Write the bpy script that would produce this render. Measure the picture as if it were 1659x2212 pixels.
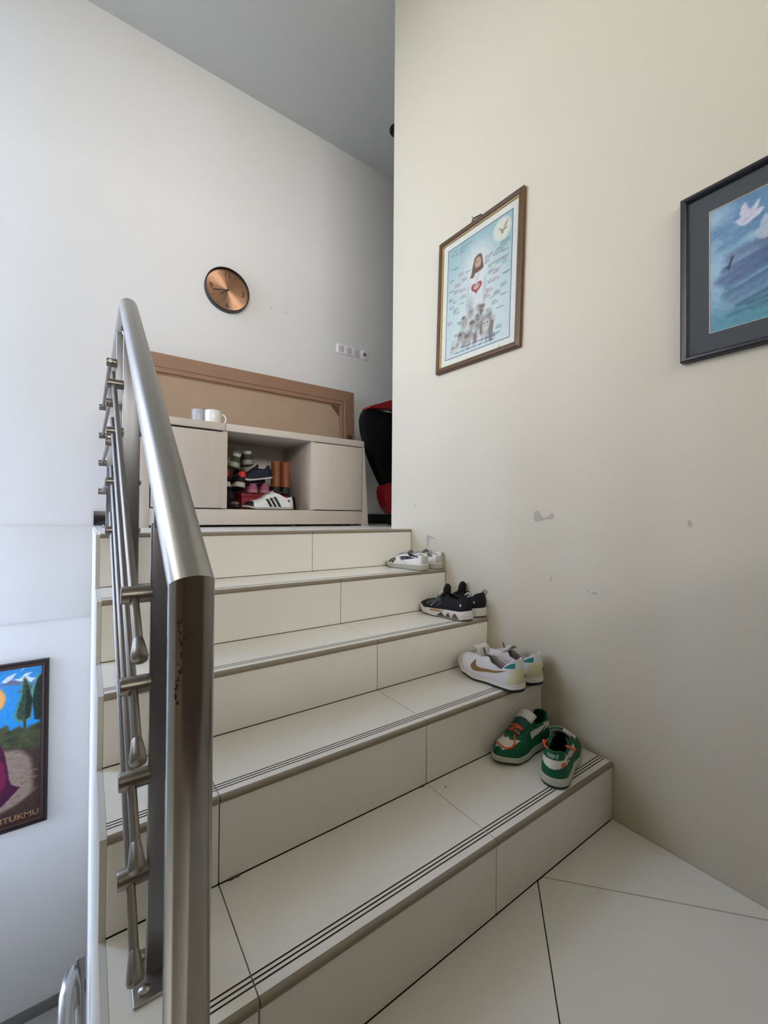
import bpy, bmesh, math, random
import numpy as np
from mathutils import Vector, Matrix
from mathutils.bvhtree import BVHTree
import mathutils.geometry as mgeo

for _o in list(bpy.data.objects):
    bpy.data.objects.remove(_o)
S = bpy.context.scene
COL = S.collection
random.seed(7)

# ------------------------------------------------------------------ camera, sky, light, exposure
def camera():
    yaw, pitch, roll = 0.6185, 0.0091, 0.0075
    cy, sy, cp, sp = math.cos(yaw), math.sin(yaw), math.cos(pitch), math.sin(pitch)
    f = Vector((sy * cp, cy * cp, sp))
    r0 = Vector((cy, -sy, 0))
    u0 = r0.cross(f)
    r = math.cos(roll) * r0 + math.sin(roll) * u0
    u = -math.sin(roll) * r0 + math.cos(roll) * u0
    cd = bpy.data.cameras.new('camera')
    co = bpy.data.objects.new('camera', cd)
    COL.objects.link(co)
    co.matrix_world = Matrix(((r.x, u.x, -f.x, -1.4243), (r.y, u.y, -f.y, -0.6890), (r.z, u.z, -f.z, 0.9936), (0, 0, 0, 1)))
    cd.sensor_fit = 'HORIZONTAL'
    cd.sensor_width = 36.0
    cd.lens = 901.35 * 36.0 / 1659.0
    cd.clip_start = 0.02
    S.camera = co
camera()

WIN = (1.30, 2.28, -0.80, 3.80)      # window in the left wall: y0, y1, z0, z1
WIN_ADDED = (0.62, 1.26, 1.50, 3.60)      # clear high window beside it, added to brighten the treads
XL = -2.35                            # inner face of the left wall
FWIN = (-5.9, -0.2, -3.8, 2.45, 4.02)   # high windows of the hall behind the camera: x0, x1, y, z0, z1
BLOCKER = (-2.30, 0.0, -1.40, -1.30, 0.0, 1.34)   # unseen half-height wall, added to shade the lower steps and floor
def lighting():
    w = bpy.data.worlds.new('sky')
    S.world = w
    w.use_nodes = True
    bg = w.node_tree.nodes['Background']
    bg.inputs[0].default_value = (1.0, 0.962, 0.915, 1)
    bg.inputs[1].default_value = 16.0
    def portal(name, loc, rot, sx, sy):
        ld = bpy.data.lights.new(name, 'AREA')
        ld.shape = 'RECTANGLE'
        ld.size = sx
        ld.size_y = sy
        ld.cycles.is_portal = True
        lo = bpy.data.objects.new(name, ld)
        COL.objects.link(lo)
        lo.location = loc
        lo.rotation_euler = rot
    y0, y1, z0, z1 = WIN
    y0b, y1b, z0b, z1b = WIN_ADDED
    portal('window_portal', (XL - 0.13, (y0b + y1b) / 2, (z0b + z1b) / 2), (0, -math.pi / 2, 0), z1b - z0b, y1b - y0b)
    fx0, fx1, fy, fz0, fz1 = FWIN
    portal('window_portal', ((fx0 + fx1) / 2, fy - .13, (fz0 + fz1) / 2), (math.pi / 2, 0, 0), fx1 - fx0, fz1 - fz0)
    portal('window_portal', (XL - 0.13, (y0 + y1) / 2, (z0 + z1) / 2), (0, -math.pi / 2, 0), z1 - z0, y1 - y0)
lighting()
S.view_settings.view_transform = 'Standard'
S.view_settings.look = 'None'
S.view_settings.gamma = 1.0
S.view_settings.use_curve_mapping = False
S.view_settings.exposure = 0.0

# ------------------------------------------------------------------ helpers
def lin(c):
    c = np.asarray(c, float) / 255.0
    return np.where(c <= 0.04045, c / 12.92, ((c + 0.055) / 1.055) ** 2.4)

def mat(name, rgb, rough=0.5, metal=0.0, vary=0.0, scale=8.0, bump=0.0, bscale=200.0, spec=0.5, stretch=None, coat=0.0):
    m = bpy.data.materials.new(name)
    m.use_nodes = True
    nt = m.node_tree
    b = nt.nodes['Principled BSDF']
    c = tuple(lin(rgb)) + (1,)
    b.inputs['Base Color'].default_value = c
    b.inputs['Roughness'].default_value = rough
    b.inputs['Metallic'].default_value = metal
    b.inputs['Specular IOR Level'].default_value = spec
    b.inputs['Coat Weight'].default_value = coat
    tc = nt.nodes.new('ShaderNodeTexCoord')
    mp = nt.nodes.new('ShaderNodeMapping')
    nt.links.new(tc.outputs['Object'], mp.inputs['Vector'])
    if stretch:
        mp.inputs['Scale'].default_value = stretch
    if vary > 0:
        n = nt.nodes.new('ShaderNodeTexNoise')
        n.inputs['Scale'].default_value = scale
        n.inputs['Detail'].default_value = 4
        nt.links.new(mp.outputs[0], n.inputs['Vector'])
        mx = nt.nodes.new('ShaderNodeMix')
        mx.data_type = 'RGBA'
        mx.inputs[6].default_value = tuple(min(1, v * (1 - vary)) for v in c[:3]) + (1,)
        mx.inputs[7].default_value = tuple(min(1, v * (1 + vary)) for v in c[:3]) + (1,)
        nt.links.new(n.outputs['Fac'], mx.inputs[0])
        nt.links.new(mx.outputs[2], b.inputs['Base Color'])
    if bump > 0:
        n2 = nt.nodes.new('ShaderNodeTexNoise')
        n2.inputs['Scale'].default_value = bscale
        n2.inputs['Detail'].default_value = 3
        nt.links.new(mp.outputs[0], n2.inputs['Vector'])
        bp = nt.nodes.new('ShaderNodeBump')
        bp.inputs['Strength'].default_value = bump
        bp.inputs['Distance'].default_value = 0.002
        nt.links.new(n2.outputs['Fac'], bp.inputs['Height'])
        nt.links.new(bp.outputs[0], b.inputs['Normal'])
    return m

def mat_vcol(name, rough=0.6, spec=0.4):
    m = bpy.data.materials.new(name)
    m.use_nodes = True
    nt = m.node_tree
    b = nt.nodes['Principled BSDF']
    b.inputs['Roughness'].default_value = rough
    b.inputs['Specular IOR Level'].default_value = spec
    a = nt.nodes.new('ShaderNodeVertexColor')
    a.layer_name = 'Col'
    nt.links.new(a.outputs[0], b.inputs['Base Color'])
    return m

def mat_glass(name, tint=(1, 1, 1)):
    m = bpy.data.materials.new(name)
    m.use_nodes = True
    nt = m.node_tree
    nt.nodes.clear()
    out = nt.nodes.new('ShaderNodeOutputMaterial')
    mx = nt.nodes.new('ShaderNodeMixShader')
    tr = nt.nodes.new('ShaderNodeBsdfTransparent')
    gl = nt.nodes.new('ShaderNodeBsdfGlossy')
    lw = nt.nodes.new('ShaderNodeLayerWeight')
    lw.inputs['Blend'].default_value = 0.5
    pw = nt.nodes.new('ShaderNodeMath'); pw.operation = 'POWER'; pw.inputs[1].default_value = 5.0
    nt.links.new(lw.outputs['Facing'], pw.inputs[0])
    fr = nt.nodes.new('ShaderNodeMath'); fr.operation = 'MULTIPLY_ADD'; fr.inputs[1].default_value = 0.5; fr.inputs[2].default_value = 0.025
    nt.links.new(pw.outputs[0], fr.inputs[0])
    gl.inputs['Roughness'].default_value = 0.03
    tr.inputs[0].default_value = tint + (1,)
    nt.links.new(fr.outputs[0], mx.inputs[0])
    nt.links.new(tr.outputs[0], mx.inputs[1])
    nt.links.new(gl.outputs[0], mx.inputs[2])
    nt.links.new(mx.outputs[0], out.inputs[0])
    return m

def empty(name, loc=(0, 0, 0), label=None, cat=None, group=None, matrix=None, kind=None):
    o = bpy.data.objects.new(name, None)
    o.empty_display_size = 0.05
    COL.objects.link(o)
    if matrix is not None:
        o.matrix_world = matrix
    else:
        o.location = loc
    tag(o, label, cat, group, kind)
    return o

def tag(o, label=None, cat=None, group=None, kind=None):
    if label: o['label'] = label
    if cat: o['category'] = cat
    if group: o['group'] = group
    if kind: o['kind'] = kind
    return o

def mesh(name, verts, faces, mats, parent=None, idx=None, smooth=False, off=(0, 0, 0), colors=None):
    me = bpy.data.meshes.new(name)
    ox, oy, oz = off
    me.from_pydata([(v[0] - ox, v[1] - oy, v[2] - oz) for v in verts], [], faces)
    if not isinstance(mats, (list, tuple)):
        mats = [mats]
    for m in mats:
        me.materials.append(m)
    if idx is not None:
        me.polygons.foreach_set('material_index', idx)
    if smooth:
        me.polygons.foreach_set('use_smooth', [True] * len(me.polygons))
    if colors is not None:
        ca = me.color_attributes.new('Col', 'FLOAT_COLOR', 'POINT')
        c = np.ones((len(verts), 4), np.float32)
        c[:, :3] = lin(colors)
        ca.data.foreach_set('color', c.ravel())
    me.update()
    o = bpy.data.objects.new(name, me)
    COL.objects.link(o)
    if parent is not None:
        o.parent = parent
    return o

def from_bm(name, bm, mats, parent=None, smooth=False, off=(0, 0, 0), sharp=None):
    if any(off):
        bmesh.ops.translate(bm, verts=bm.verts, vec=Vector(off) * -1)
    bmesh.ops.recalc_face_normals(bm, faces=bm.faces)
    me = bpy.data.meshes.new(name)
    bm.to_mesh(me)
    bm.free()
    if not isinstance(mats, (list, tuple)):
        mats = [mats]
    for m in mats:
        me.materials.append(m)
    if smooth:
        me.polygons.foreach_set('use_smooth', [True] * len(me.polygons))
        if sharp:
            me.set_sharp_from_angle(angle=math.radians(sharp))
    o = bpy.data.objects.new(name, me)
    COL.objects.link(o)
    if parent is not None:
        o.parent = parent
    return o

def bx(bm, x0, x1, y0, y1, z0, z1, bev=0.0, seg=2, mi=0):
    r = bmesh.ops.create_cube(bm, size=1.0)
    vs = r['verts']
    for v in vs:
        v.co = Vector((x0 + (v.co.x + .5) * (x1 - x0), y0 + (v.co.y + .5) * (y1 - y0), z0 + (v.co.z + .5) * (z1 - z0)))
    fs = set(f for v in vs for f in v.link_faces)
    for f in fs:
        f.material_index = mi
    if bev > 0:
        es = list(set(e for v in vs for e in v.link_edges))
        bmesh.ops.bevel(bm, geom=es, offset=bev, segments=seg, affect='EDGES', profile=0.5)
    return bm

def box(name, dims, m, parent=None, bev=0.0, off=(0, 0, 0), seg=2):
    bm = bmesh.new()
    bx(bm, *dims, bev=bev, seg=seg)
    return from_bm(name, bm, m, parent, off=off, smooth=bev > 0, sharp=35)

def tube_bm(bm, pts, rad, n=16, cap=True, mi=0):
    """swept tube along a polyline with mitred rings; rad: number or list"""
    P = [Vector(p) for p in pts]
    if not isinstance(rad, (list, tuple)):
        rad = [rad] * len(P)
    rings = []
    t0 = (P[1] - P[0]).normalized()
    ref = Vector((1, 0, 0)) if abs(t0.x) < 0.9 else Vector((0, 0, 1))
    nrm = (ref - t0 * ref.dot(t0)).normalized()
    tprev = t0
    for i, p in enumerate(P):
        a = (P[i] - P[i - 1]).normalized() if i > 0 else None
        b = (P[i + 1] - P[i]).normalized() if i < len(P) - 1 else None
        if a is None: t = b; k = 1.0; bis = None
        elif b is None: t = a; k = 1.0; bis = None
        else:
            t = (a + b).normalized()
            bis = (b - a)
            cosh = max(0.3, t.dot(a))
            k = 1.0 / cosh
        q = tprev.rotation_difference(t)
        nrm = q @ nrm
        nrm = (nrm - t * nrm.dot(t)).normalized()
        bn = t.cross(nrm)
        tprev = t
        ring = []
        for j in range(n):
            an = 2 * math.pi * j / n
            d = nrm * math.cos(an) + bn * math.sin(an)
            if bis is not None and bis.length > 1e-5:
                e = bis.normalized()
                d = d + e * (d.dot(e) * (k - 1.0))
            ring.append(bm.verts.new(p + d * rad[i]))
        rings.append(ring)
    for r0, r1 in zip(rings, rings[1:]):
        for j in range(n):
            f = bm.faces.new((r0[j], r0[(j + 1) % n], r1[(j + 1) % n], r1[j]))
            f.material_index = mi
    if cap:
        for r in (rings[0], rings[-1]):
            f = bm.faces.new(r)
            f.material_index = mi
    return rings

def tube(name, pts, rad, m, parent=None, n=16, off=(0, 0, 0), sharp=40, cap=True):
    bm = bmesh.new()
    tube_bm(bm, pts, rad, n, cap)
    return from_bm(name, bm, m, parent, smooth=True, sharp=sharp, off=off)

def prism(bm, poly, a0, a1, axis='x', mi=0):
    """extrude a closed 2-D polygon along an axis; x: poly=(y,z), y: poly=(x,z), z: poly=(x,y)"""
    def pt(p, a):
        return {'x': (a, p[0], p[1]), 'y': (p[0], a, p[1]), 'z': (p[0], p[1], a)}[axis]
    A = [bm.verts.new(pt(p, a0)) for p in poly]
    B = [bm.verts.new(pt(p, a1)) for p in poly]
    n = len(poly)
    fs = [bm.faces.new(A), bm.faces.new(B[::-1])]
    for i in range(n):
        fs.append(bm.faces.new((A[i], B[i], B[(i + 1) % n], A[(i + 1) % n])))
    for f in fs:
        f.material_index = mi
    return fs

def lathe_bm(bm, prof, n=24, mi=0, center=(0, 0, 0)):
    c = Vector(center)
    rings = []
    for r, z in prof:
        if r < 1e-6:
            rings.append([bm.verts.new(c + Vector((0, 0, z)))])
        else:
            rings.append([bm.verts.new(c + Vector((r * math.cos(2 * math.pi * j / n), r * math.sin(2 * math.pi * j / n), z))) for j in range(n)])
    for a, b in zip(rings, rings[1:]):
        for j in range(n):
            k = (j + 1) % n
            if len(a) == 1 and len(b) == 1: continue
            if len(a) == 1: f = bm.faces.new((a[0], b[k], b[j]))
            elif len(b) == 1: f = bm.faces.new((a[j], a[k], b[0]))
            else: f = bm.faces.new((a[j], a[k], b[k], b[j]))
            f.material_index = mi

def text_geo(body, size, bold=0.0, align='CENTER', res=3):
    cu = bpy.data.curves.new('txt', 'FONT')
    cu.body = body
    cu.size = size
    cu.offset = bold
    cu.align_x = align
    cu.align_y = 'CENTER'
    cu.resolution_u = res
    o = bpy.data.objects.new('txt', cu)
    COL.objects.link(o)
    dg = bpy.context.evaluated_depsgraph_get()
    me = bpy.data.meshes.new_from_object(o.evaluated_get(dg))
    V = [tuple(v.co) for v in me.vertices]
    F = [tuple(p.vertices) for p in me.polygons]
    bpy.data.objects.remove(o)
    bpy.data.curves.remove(cu)
    bpy.data.meshes.remove(me)
    return V, F

# ------------------------------------------------------------------ materials of the building
M_WALL = mat('cream_wall_paint', (206, 199, 180), 0.75, vary=0.015, scale=2.0, bump=0.06, bscale=90)
M_WALLB = mat('pale_wall_paint', (221, 221, 219), 0.75, vary=0.015, scale=2.0, bump=0.06, bscale=90)
M_CEIL = mat('ceiling_paint', (205, 205, 201), 0.85, vary=0.015, scale=1.5, bump=0.05, bscale=60)
M_TILE = mat('cream_ceramic_tile', (240, 238, 231), 0.22, vary=0.02, scale=3.0, spec=0.45)
M_GROUT = mat('dark_grout', (62, 56, 48), 0.9)
M_NOSE = mat('unglazed_tile_edge', (142, 130, 113), 0.45, vary=0.10, scale=25)
M_BASE = mat('black_skirting', (14, 14, 16), 0.25)
M_STEEL = mat('brushed_stainless', (168, 165, 159), 0.33, 1.0, vary=0.06, scale=30, bump=0.02, bscale=300, stretch=(1, 1, 1))
M_CHROME = mat('polished_stainless', (128, 129, 133), 0.34, 1.0)
M_POST = mat('bright_stainless_post', (158, 154, 147), 0.19, 1.0, vary=0.05, scale=40)
M_ROD = mat('satin_stainless_rod', (128, 123, 117), 0.34, 1.0, vary=0.05, scale=40)
M_DARKGLASS = mat('window_outside_ground', (120, 122, 112), 0.9)
M_PLASTER = mat('raw_plaster', (205, 202, 192), 0.85, vary=0.05, scale=12)

Z = [0.0, 0.186, 0.377, 0.5543, 0.7373, 0.9237]
T = 0.2647
J1, J2 = -0.581, -1.181
XS = -1.392            # left side of the staircase
YC = 1.238             # where the right wall ends
D = 2.350              # back wall
ZC = 4.050
ZL = -1.815             # lower hall floor

# ------------------------------------------------------------------ room shell
def room():
    w = box('wall_back', (XL - .2, 3.2, D, D + .15, ZL - .1, ZC + .1), M_WALLB); tag(w, kind='structure')
    w2 = box('wall_right', (0.0, 0.15, -6.0, YC, -0.1, ZC + .02), M_WALL); tag(w2, kind='structure')
    y0, y1, z0, z1 = WIN
    bm = bmesh.new()
    y0b, y1b, z0b, z1b = WIN_ADDED
    bx(bm, XL - .2, XL, -.2, y0b, ZL - .1, ZC + .1)
    bx(bm, XL - .2, XL, y1b, y0, ZL - .1, ZC + .1)
    bx(bm, XL - .2, XL, y0b, y1b, ZL - .1, z0b)
    bx(bm, XL - .2, XL, y0b, y1b, z1b, ZC + .1)
    bx(bm, XL - .2, XL, y1, D, ZL - .1, ZC + .1)
    bx(bm, XL - .2, XL, y0, y1, ZL - .1, z0)
    bx(bm, XL - .2, XL, y0, y1, z1, ZC + .1)
    tag(from_bm('wall_left', bm, M_WALLB), kind='structure')
    dim = mat('dark_hall_brown', (120, 100, 82), .7, vary=.1)  # unseen hall walls coloured dark to cut the bounced light
    fx0, fx1, fy, fz0, fz1 = FWIN
    bm = bmesh.new()
    bx(bm, -6.2, fx0, fy - .2, fy, ZL - .1, ZC + .1)
    bx(bm, fx1, .15, fy - .2, fy, ZL - .1, ZC + .1)
    bx(bm, fx0, fx1, fy - .2, fy, ZL - .1, fz0)
    bx(bm, fx0, fx1, fy - .2, fy, fz1, ZC + .1)
    tag(from_bm('wall_front', bm, dim), kind='structure')
    tag(box('wall_light_blocker', BLOCKER, dim), kind='structure')  # added out of view to block light from the high hall windows
    tag(box('wall_hall', (-6.2, -6.0, -6.0, -.2, ZL - .1, ZC + .1), dim), kind='structure')
    tag(box('wall_hall_back', (-6.2, XL - .2, -.2, 0.0, ZL - .1, ZC + .1), dim), kind='structure')
    tag(box('wall_end', (3.2, 3.35, YC - .1, D + .15, .8, ZC + .1), M_WALL), kind='structure')
    tag(box('wall_corridor', (0.15, 3.2, YC - .10, YC, .8, ZC + .02), M_WALL), kind='structure')
    c = box('ceiling', (-6.2, 3.3, -6.2, D + .05, ZC, ZC + .1), M_CEIL); tag(c, kind='structure')
    # windows, outside the picture: the daylight comes in here
    white = mat('window_frame_paint', (225, 225, 222), 0.5)
    glass = mat_glass('tinted_window_glass', (.70, .80, 1.0))  # blue tint added to cool the daylight on the left
    clear = mat_glass('clear_window_glass')
    bm = bmesh.new()
    for yy in (y0, (2 * y0 + y1) / 3 - .02, (y0 + 2 * y1) / 3 - .02, y1 - .05):
        bx(bm, XL - .12, XL - .06, yy, yy + .05, z0, z1)
    for zz in (z0, (z0 + z1) / 2 + .4, z1 - .05):
        bx(bm, XL - .12, XL - .06, y0, y1, zz, zz + .05)
    w1 = tag(from_bm('window_1', bm, white), kind='structure')
    box('pane', (XL - .093, XL - .089, y0 + .04, y1 - .04, z0 + .04, z1 - .04), glass, w1)
    bm = bmesh.new()
    for yy in (y0b, (y0b + y1b) / 2 - .025, y1b - .05):
        bx(bm, XL - .12, XL - .06, yy, yy + .05, z0b, z1b)
    for zz in (z0b, z1b - .05):
        bx(bm, XL - .12, XL - .06, y0b, y1b, zz, zz + .05)
    w3 = tag(from_bm('window_added', bm, white), kind='structure')  # extra opening, added for more light on treads and right wall
    box('pane', (XL - .093, XL - .089, y0b + .04, y1b - .04, z0b + .04, z1b - .04), clear, w3)
    bm = bmesh.new()
    for i in range(6):
        xx = fx0 + (fx1 - fx0 - .05) * i / 5
        bx(bm, xx, xx + .05, fy - .14, fy - .08, fz0, fz1)
    for zz in (fz0, fz1 - .05):
        bx(bm, fx0, fx1, fy - .14, fy - .08, zz, zz + .05)
    w2 = tag(from_bm('window_2', bm, white), kind='structure')
    box('pane', (fx0 + .04, fx1 - .04, fy - .113, fy - .109, fz0 + .04, fz1 - .04), clear, w2)
    g = box('ground', (-60, 20, -60, 40, ZL - .3, ZL - .2), M_DARKGLASS); tag(g, kind='structure')
    # slab edge across the stairwell and the black skirting on the landing
    tag(box('trim_1', (XL, XS - .005, D - .014, D + .001, .390, .9225), M_WALLB, bev=.002), kind='structure')
    tag(box('baseboard_back', (XS, 3.2, D - .012, D, Z[5], 1.008), M_BASE, bev=.002), kind='structure')
    gre = mat('grey_skirting', (120, 118, 116), 0.5)
    tag(box('baseboard_lower', (XL, XS, D - .012, D, ZL, ZL + .06), gre, bev=.002), kind='structure')
    # nail holes near the clock, scuffs on the right wall
    nail = mat('nail_hole', (70, 60, 50), 0.8)
    for (x, z, s) in ((-.311, 2.55, .003), (-.198, 2.548, .003), (-.21, 2.525, .0018)):
        bm = bmesh.new()
        lathe_bm(bm, [(0, .0015), (s, .001), (s * 1.2, 0)], 10)
        bmesh.ops.rotate(bm, verts=bm.verts, cent=(0, 0, 0), matrix=Matrix.Rotation(math.pi / 2, 3, 'X'))
        bmesh.ops.translate(bm, verts=bm.verts, vec=(x, D, z))
        from_bm('nail_hole', bm, nail, w)
    return w, w2
WALL_BACK, WALL_RIGHT = room()

def clip_poly(poly, x0, x1, y0, y1):
    def cut(P, f, g):
        out = []
        for i in range(len(P)):
            a, b = P[i], P[(i + 1) % len(P)]
            fa, fb = f(a), f(b)
            if fa >= 0: out.append(a)
            if (fa >= 0) != (fb >= 0):
                t = fa / (fa - fb)
                out.append((a[0] + (b[0] - a[0]) * t, a[1] + (b[1] - a[1]) * t))
        return out
    for f in (lambda p: p[0] - x0, lambda p: x1 - p[0], lambda p: p[1] - y0, lambda p: y1 - p[1]):
        if len(poly) < 3: return []
        poly = cut(poly, f, None)
    return poly

def area(p):
    return abs(sum(p[i][0] * p[(i + 1) % len(p)][1] - p[(i + 1) % len(p)][0] * p[i][1] for i in range(len(p)))) / 2 if len(p) > 2 else 0

def tile_prism(bm, poly, z0, z1, ch=.0012):
    c = Vector((sum(p[0] for p in poly) / len(poly), sum(p[1] for p in poly) / len(poly), 0))
    def ring(z, s):
        out = []
        for p in poly:
            v = Vector((p[0], p[1], 0)); d = (c - v); l = d.length
            v = v + d * (s / l if l > 0 else 0)
            out.append(bm.verts.new((v.x, v.y, z)))
        return out
    R = [ring(z0, 0), ring(z1 - ch, 0), ring(z1, ch)]
    n = len(poly)
    for a, b in zip(R, R[1:]):
        for i in range(n):
            bm.faces.new((a[i], a[(i + 1) % n], b[(i + 1) % n], b[i]))
    bm.faces.new(R[-1]); bm.faces.new(R[0][::-1])

def floors():
    fl = box('floor', (XS - .02, 0.0, -6.0, .01, -.15, -.0075), M_GROUT); tag(fl, kind='structure')
    ang = math.radians(41.5)
    e1 = Vector((math.cos(ang), math.sin(ang))); e2 = Vector((-math.sin(ang), math.cos(ang)))
    O = Vector((-.398, .010)); s = .60; g = .0014
    for i in range(-12, 6):
        for j in range(-12, 6):
            q = []
            for a, b in ((i * s + g, j * s + g), ((i + 1) * s - g, j * s + g), ((i + 1) * s - g, (j + 1) * s - g), (i * s + g, (j + 1) * s - g)):
                p = O + e1 * a + e2 * b
                q.append((p.x, p.y))
            q = clip_poly(q, XS - .02, -.0015, -6.0, -.0012)
            if area(q) < 1e-4: continue
            bm = bmesh.new()
            tile_prism(bm, q, -.0075, 0.0)
            from_bm('tile', bm, M_TILE, fl)
    lw = box('floor_lower', (-6.2, XS, -6.2, D, ZL - .1, ZL), mat('lower_hall_tile', (190, 188, 184), .3, vary=.03)); tag(lw, kind='structure')
    ln = box('floor_landing', (XS, 3.2, 4 * T + .013, D, Z[5] - .12, Z[5] - .008), M_GROUT); tag(ln, kind='structure')
    for x0, x1 in ((XS, -1.182), (-1.18, -.582), (-.58, .018), (.02, .62), (.622, 1.2), (1.202, 1.8), (1.802, 3.2)):
        bm = bmesh.new()
        ya = 4 * T + .302 if x0 < -.01 else YC
        if x0 < 0:
            tile_prism(bm, [(x0, 4 * T + .30), (min(x1, 3.2), 4 * T + .30), (min(x1, 3.2), D - .012), (x0, D - .012)], Z[5] - .008, Z[5])
        else:
            tile_prism(bm, [(x0, YC), (x1, YC), (x1, D - .012), (x0, D - .012)], Z[5] - .008, Z[5])
        from_bm('tile', bm, M_TILE, ln)
floors()

def staircase():
    st = empty('staircase', (XS, 0, 0), 'white tiled staircase of five steps climbing along the cream right wall', 'staircase', kind='structure')
    off = (XS, 0, 0)
    # plastered body (the left side of it shows as a thin pale strip)
    prof = [(.012, ZL), (.012, Z[1] - .012)]
    for k in range(1, 5):
        prof += [(k * T + .012, Z[k] - .012), (k * T + .012, Z[k + 1] - .012)]
    prof += [(D - .002, Z[5] - .12), (D - .002, ZL)]
    prof[-2:-2] = [(4 * T + .02, Z[5] - .12)]
    bm = bmesh.new()
    prism(bm, prof, XS + .006, -.001)
    from_bm('concrete_core', bm, M_GROUT, st, off=off)
    bm = bmesh.new()
    prof2 = [(.004, ZL)]
    for k in range(0, 5):
        prof2 += [(k * T + .004, Z[k + 1] - .004), ((k + 1) * T + .004, Z[k + 1] - .004)]
    prof2[-1] = (D - .002, Z[5] - .004)
    prof2 += [(D - .002, ZL)]
    prism(bm, prof2, XS - .006, XS + .0055)
    from_bm('side_plaster', bm, M_PLASTER, st, off=off)
    xs = [(XS + .006, J2 - .0012), (J2 + .0012, J1 - .0012), (J1 + .0012, -.0015)]
    for k in range(1, 6):
        yr = (k - 1) * T
        for x0, x1 in xs:
            box('riser_tile', (x0, x1, yr, yr + .0115, Z[k - 1] + .0015, Z[k] - .0135), M_TILE, st, bev=.0008, off=off, seg=1)
        # treads: tile with three recessed grip grooves, rounded front edge
        yb = k * T - .0012 if k < 5 else 4 * T + .298
        zt = Z[k]
        yf = yr - .006
        gv = [yr + .026, yr + .035, yr + .044]
        for x0, x1 in xs:
            top = [(yf + .012, zt)]
            for gy in gv:
                top += [(gy - .0017, zt), (gy - .0012, zt - .0016), (gy + .0012, zt - .0016), (gy + .0017, zt)]
            top += [(yb - .0006, zt), (yb, zt - .0006), (yb, zt - .0115), (yf + .012, zt - .0115)]
            bm = bmesh.new()
            A = [bm.verts.new((x0, p[0], p[1])) for p in top]
            B = [bm.verts.new((x1, p[0], p[1])) for p in top]
            n = len(top)
            bm.faces.new(A); bm.faces.new(B[::-1])
            for i in range(n):
                f = bm.faces.new((A[i], B[i], B[(i + 1) % n], A[(i + 1) % n]))
                j = (i - 1) % 4
                if 1 <= i <= 12 and (i - 1) % 4 in (0, 1, 2):
                    f.material_index = 1
            tt = from_bm('tread_tile', bm, [M_TILE, M_GROUT], st, off=off)
            nose = [(yf + .0118, zt), (yf + .006, zt - .0006), (yf + .002, zt - .003), (yf, zt - .0075), (yf + .001, zt - .0115), (yf + .004, zt - .0150), (yf + .0118, zt - .0150)]
            bm = bmesh.new()
            prism(bm, nose, x0, x1)
            nn = from_bm('nosing', bm, M_NOSE, tt, off=off, smooth=True, sharp=50)
    dirt = mat('brown_dirt', (88, 74, 58), .9)
    for (x, y, z, s) in ((-.600, T - .004, Z[1], .009), (-1.155, T - .004, Z[1], .008), (-1.142, T - .003, Z[1], .006), (-.545, .22, Z[1], .0025)):
        bm = bmesh.new()
        bmesh.ops.create_icosphere(bm, subdivisions=1, radius=1)
        for v in bm.verts:
            v.co = Vector((x + v.co.x * s, y + v.co.y * .003, z + .001 + max(0, v.co.z) * s * .8 * (.6 + .4 * random.random())))
        from_bm('dirt_speck', bm, dirt, st, off=off)
    return st
STAIR = staircase()

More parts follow.
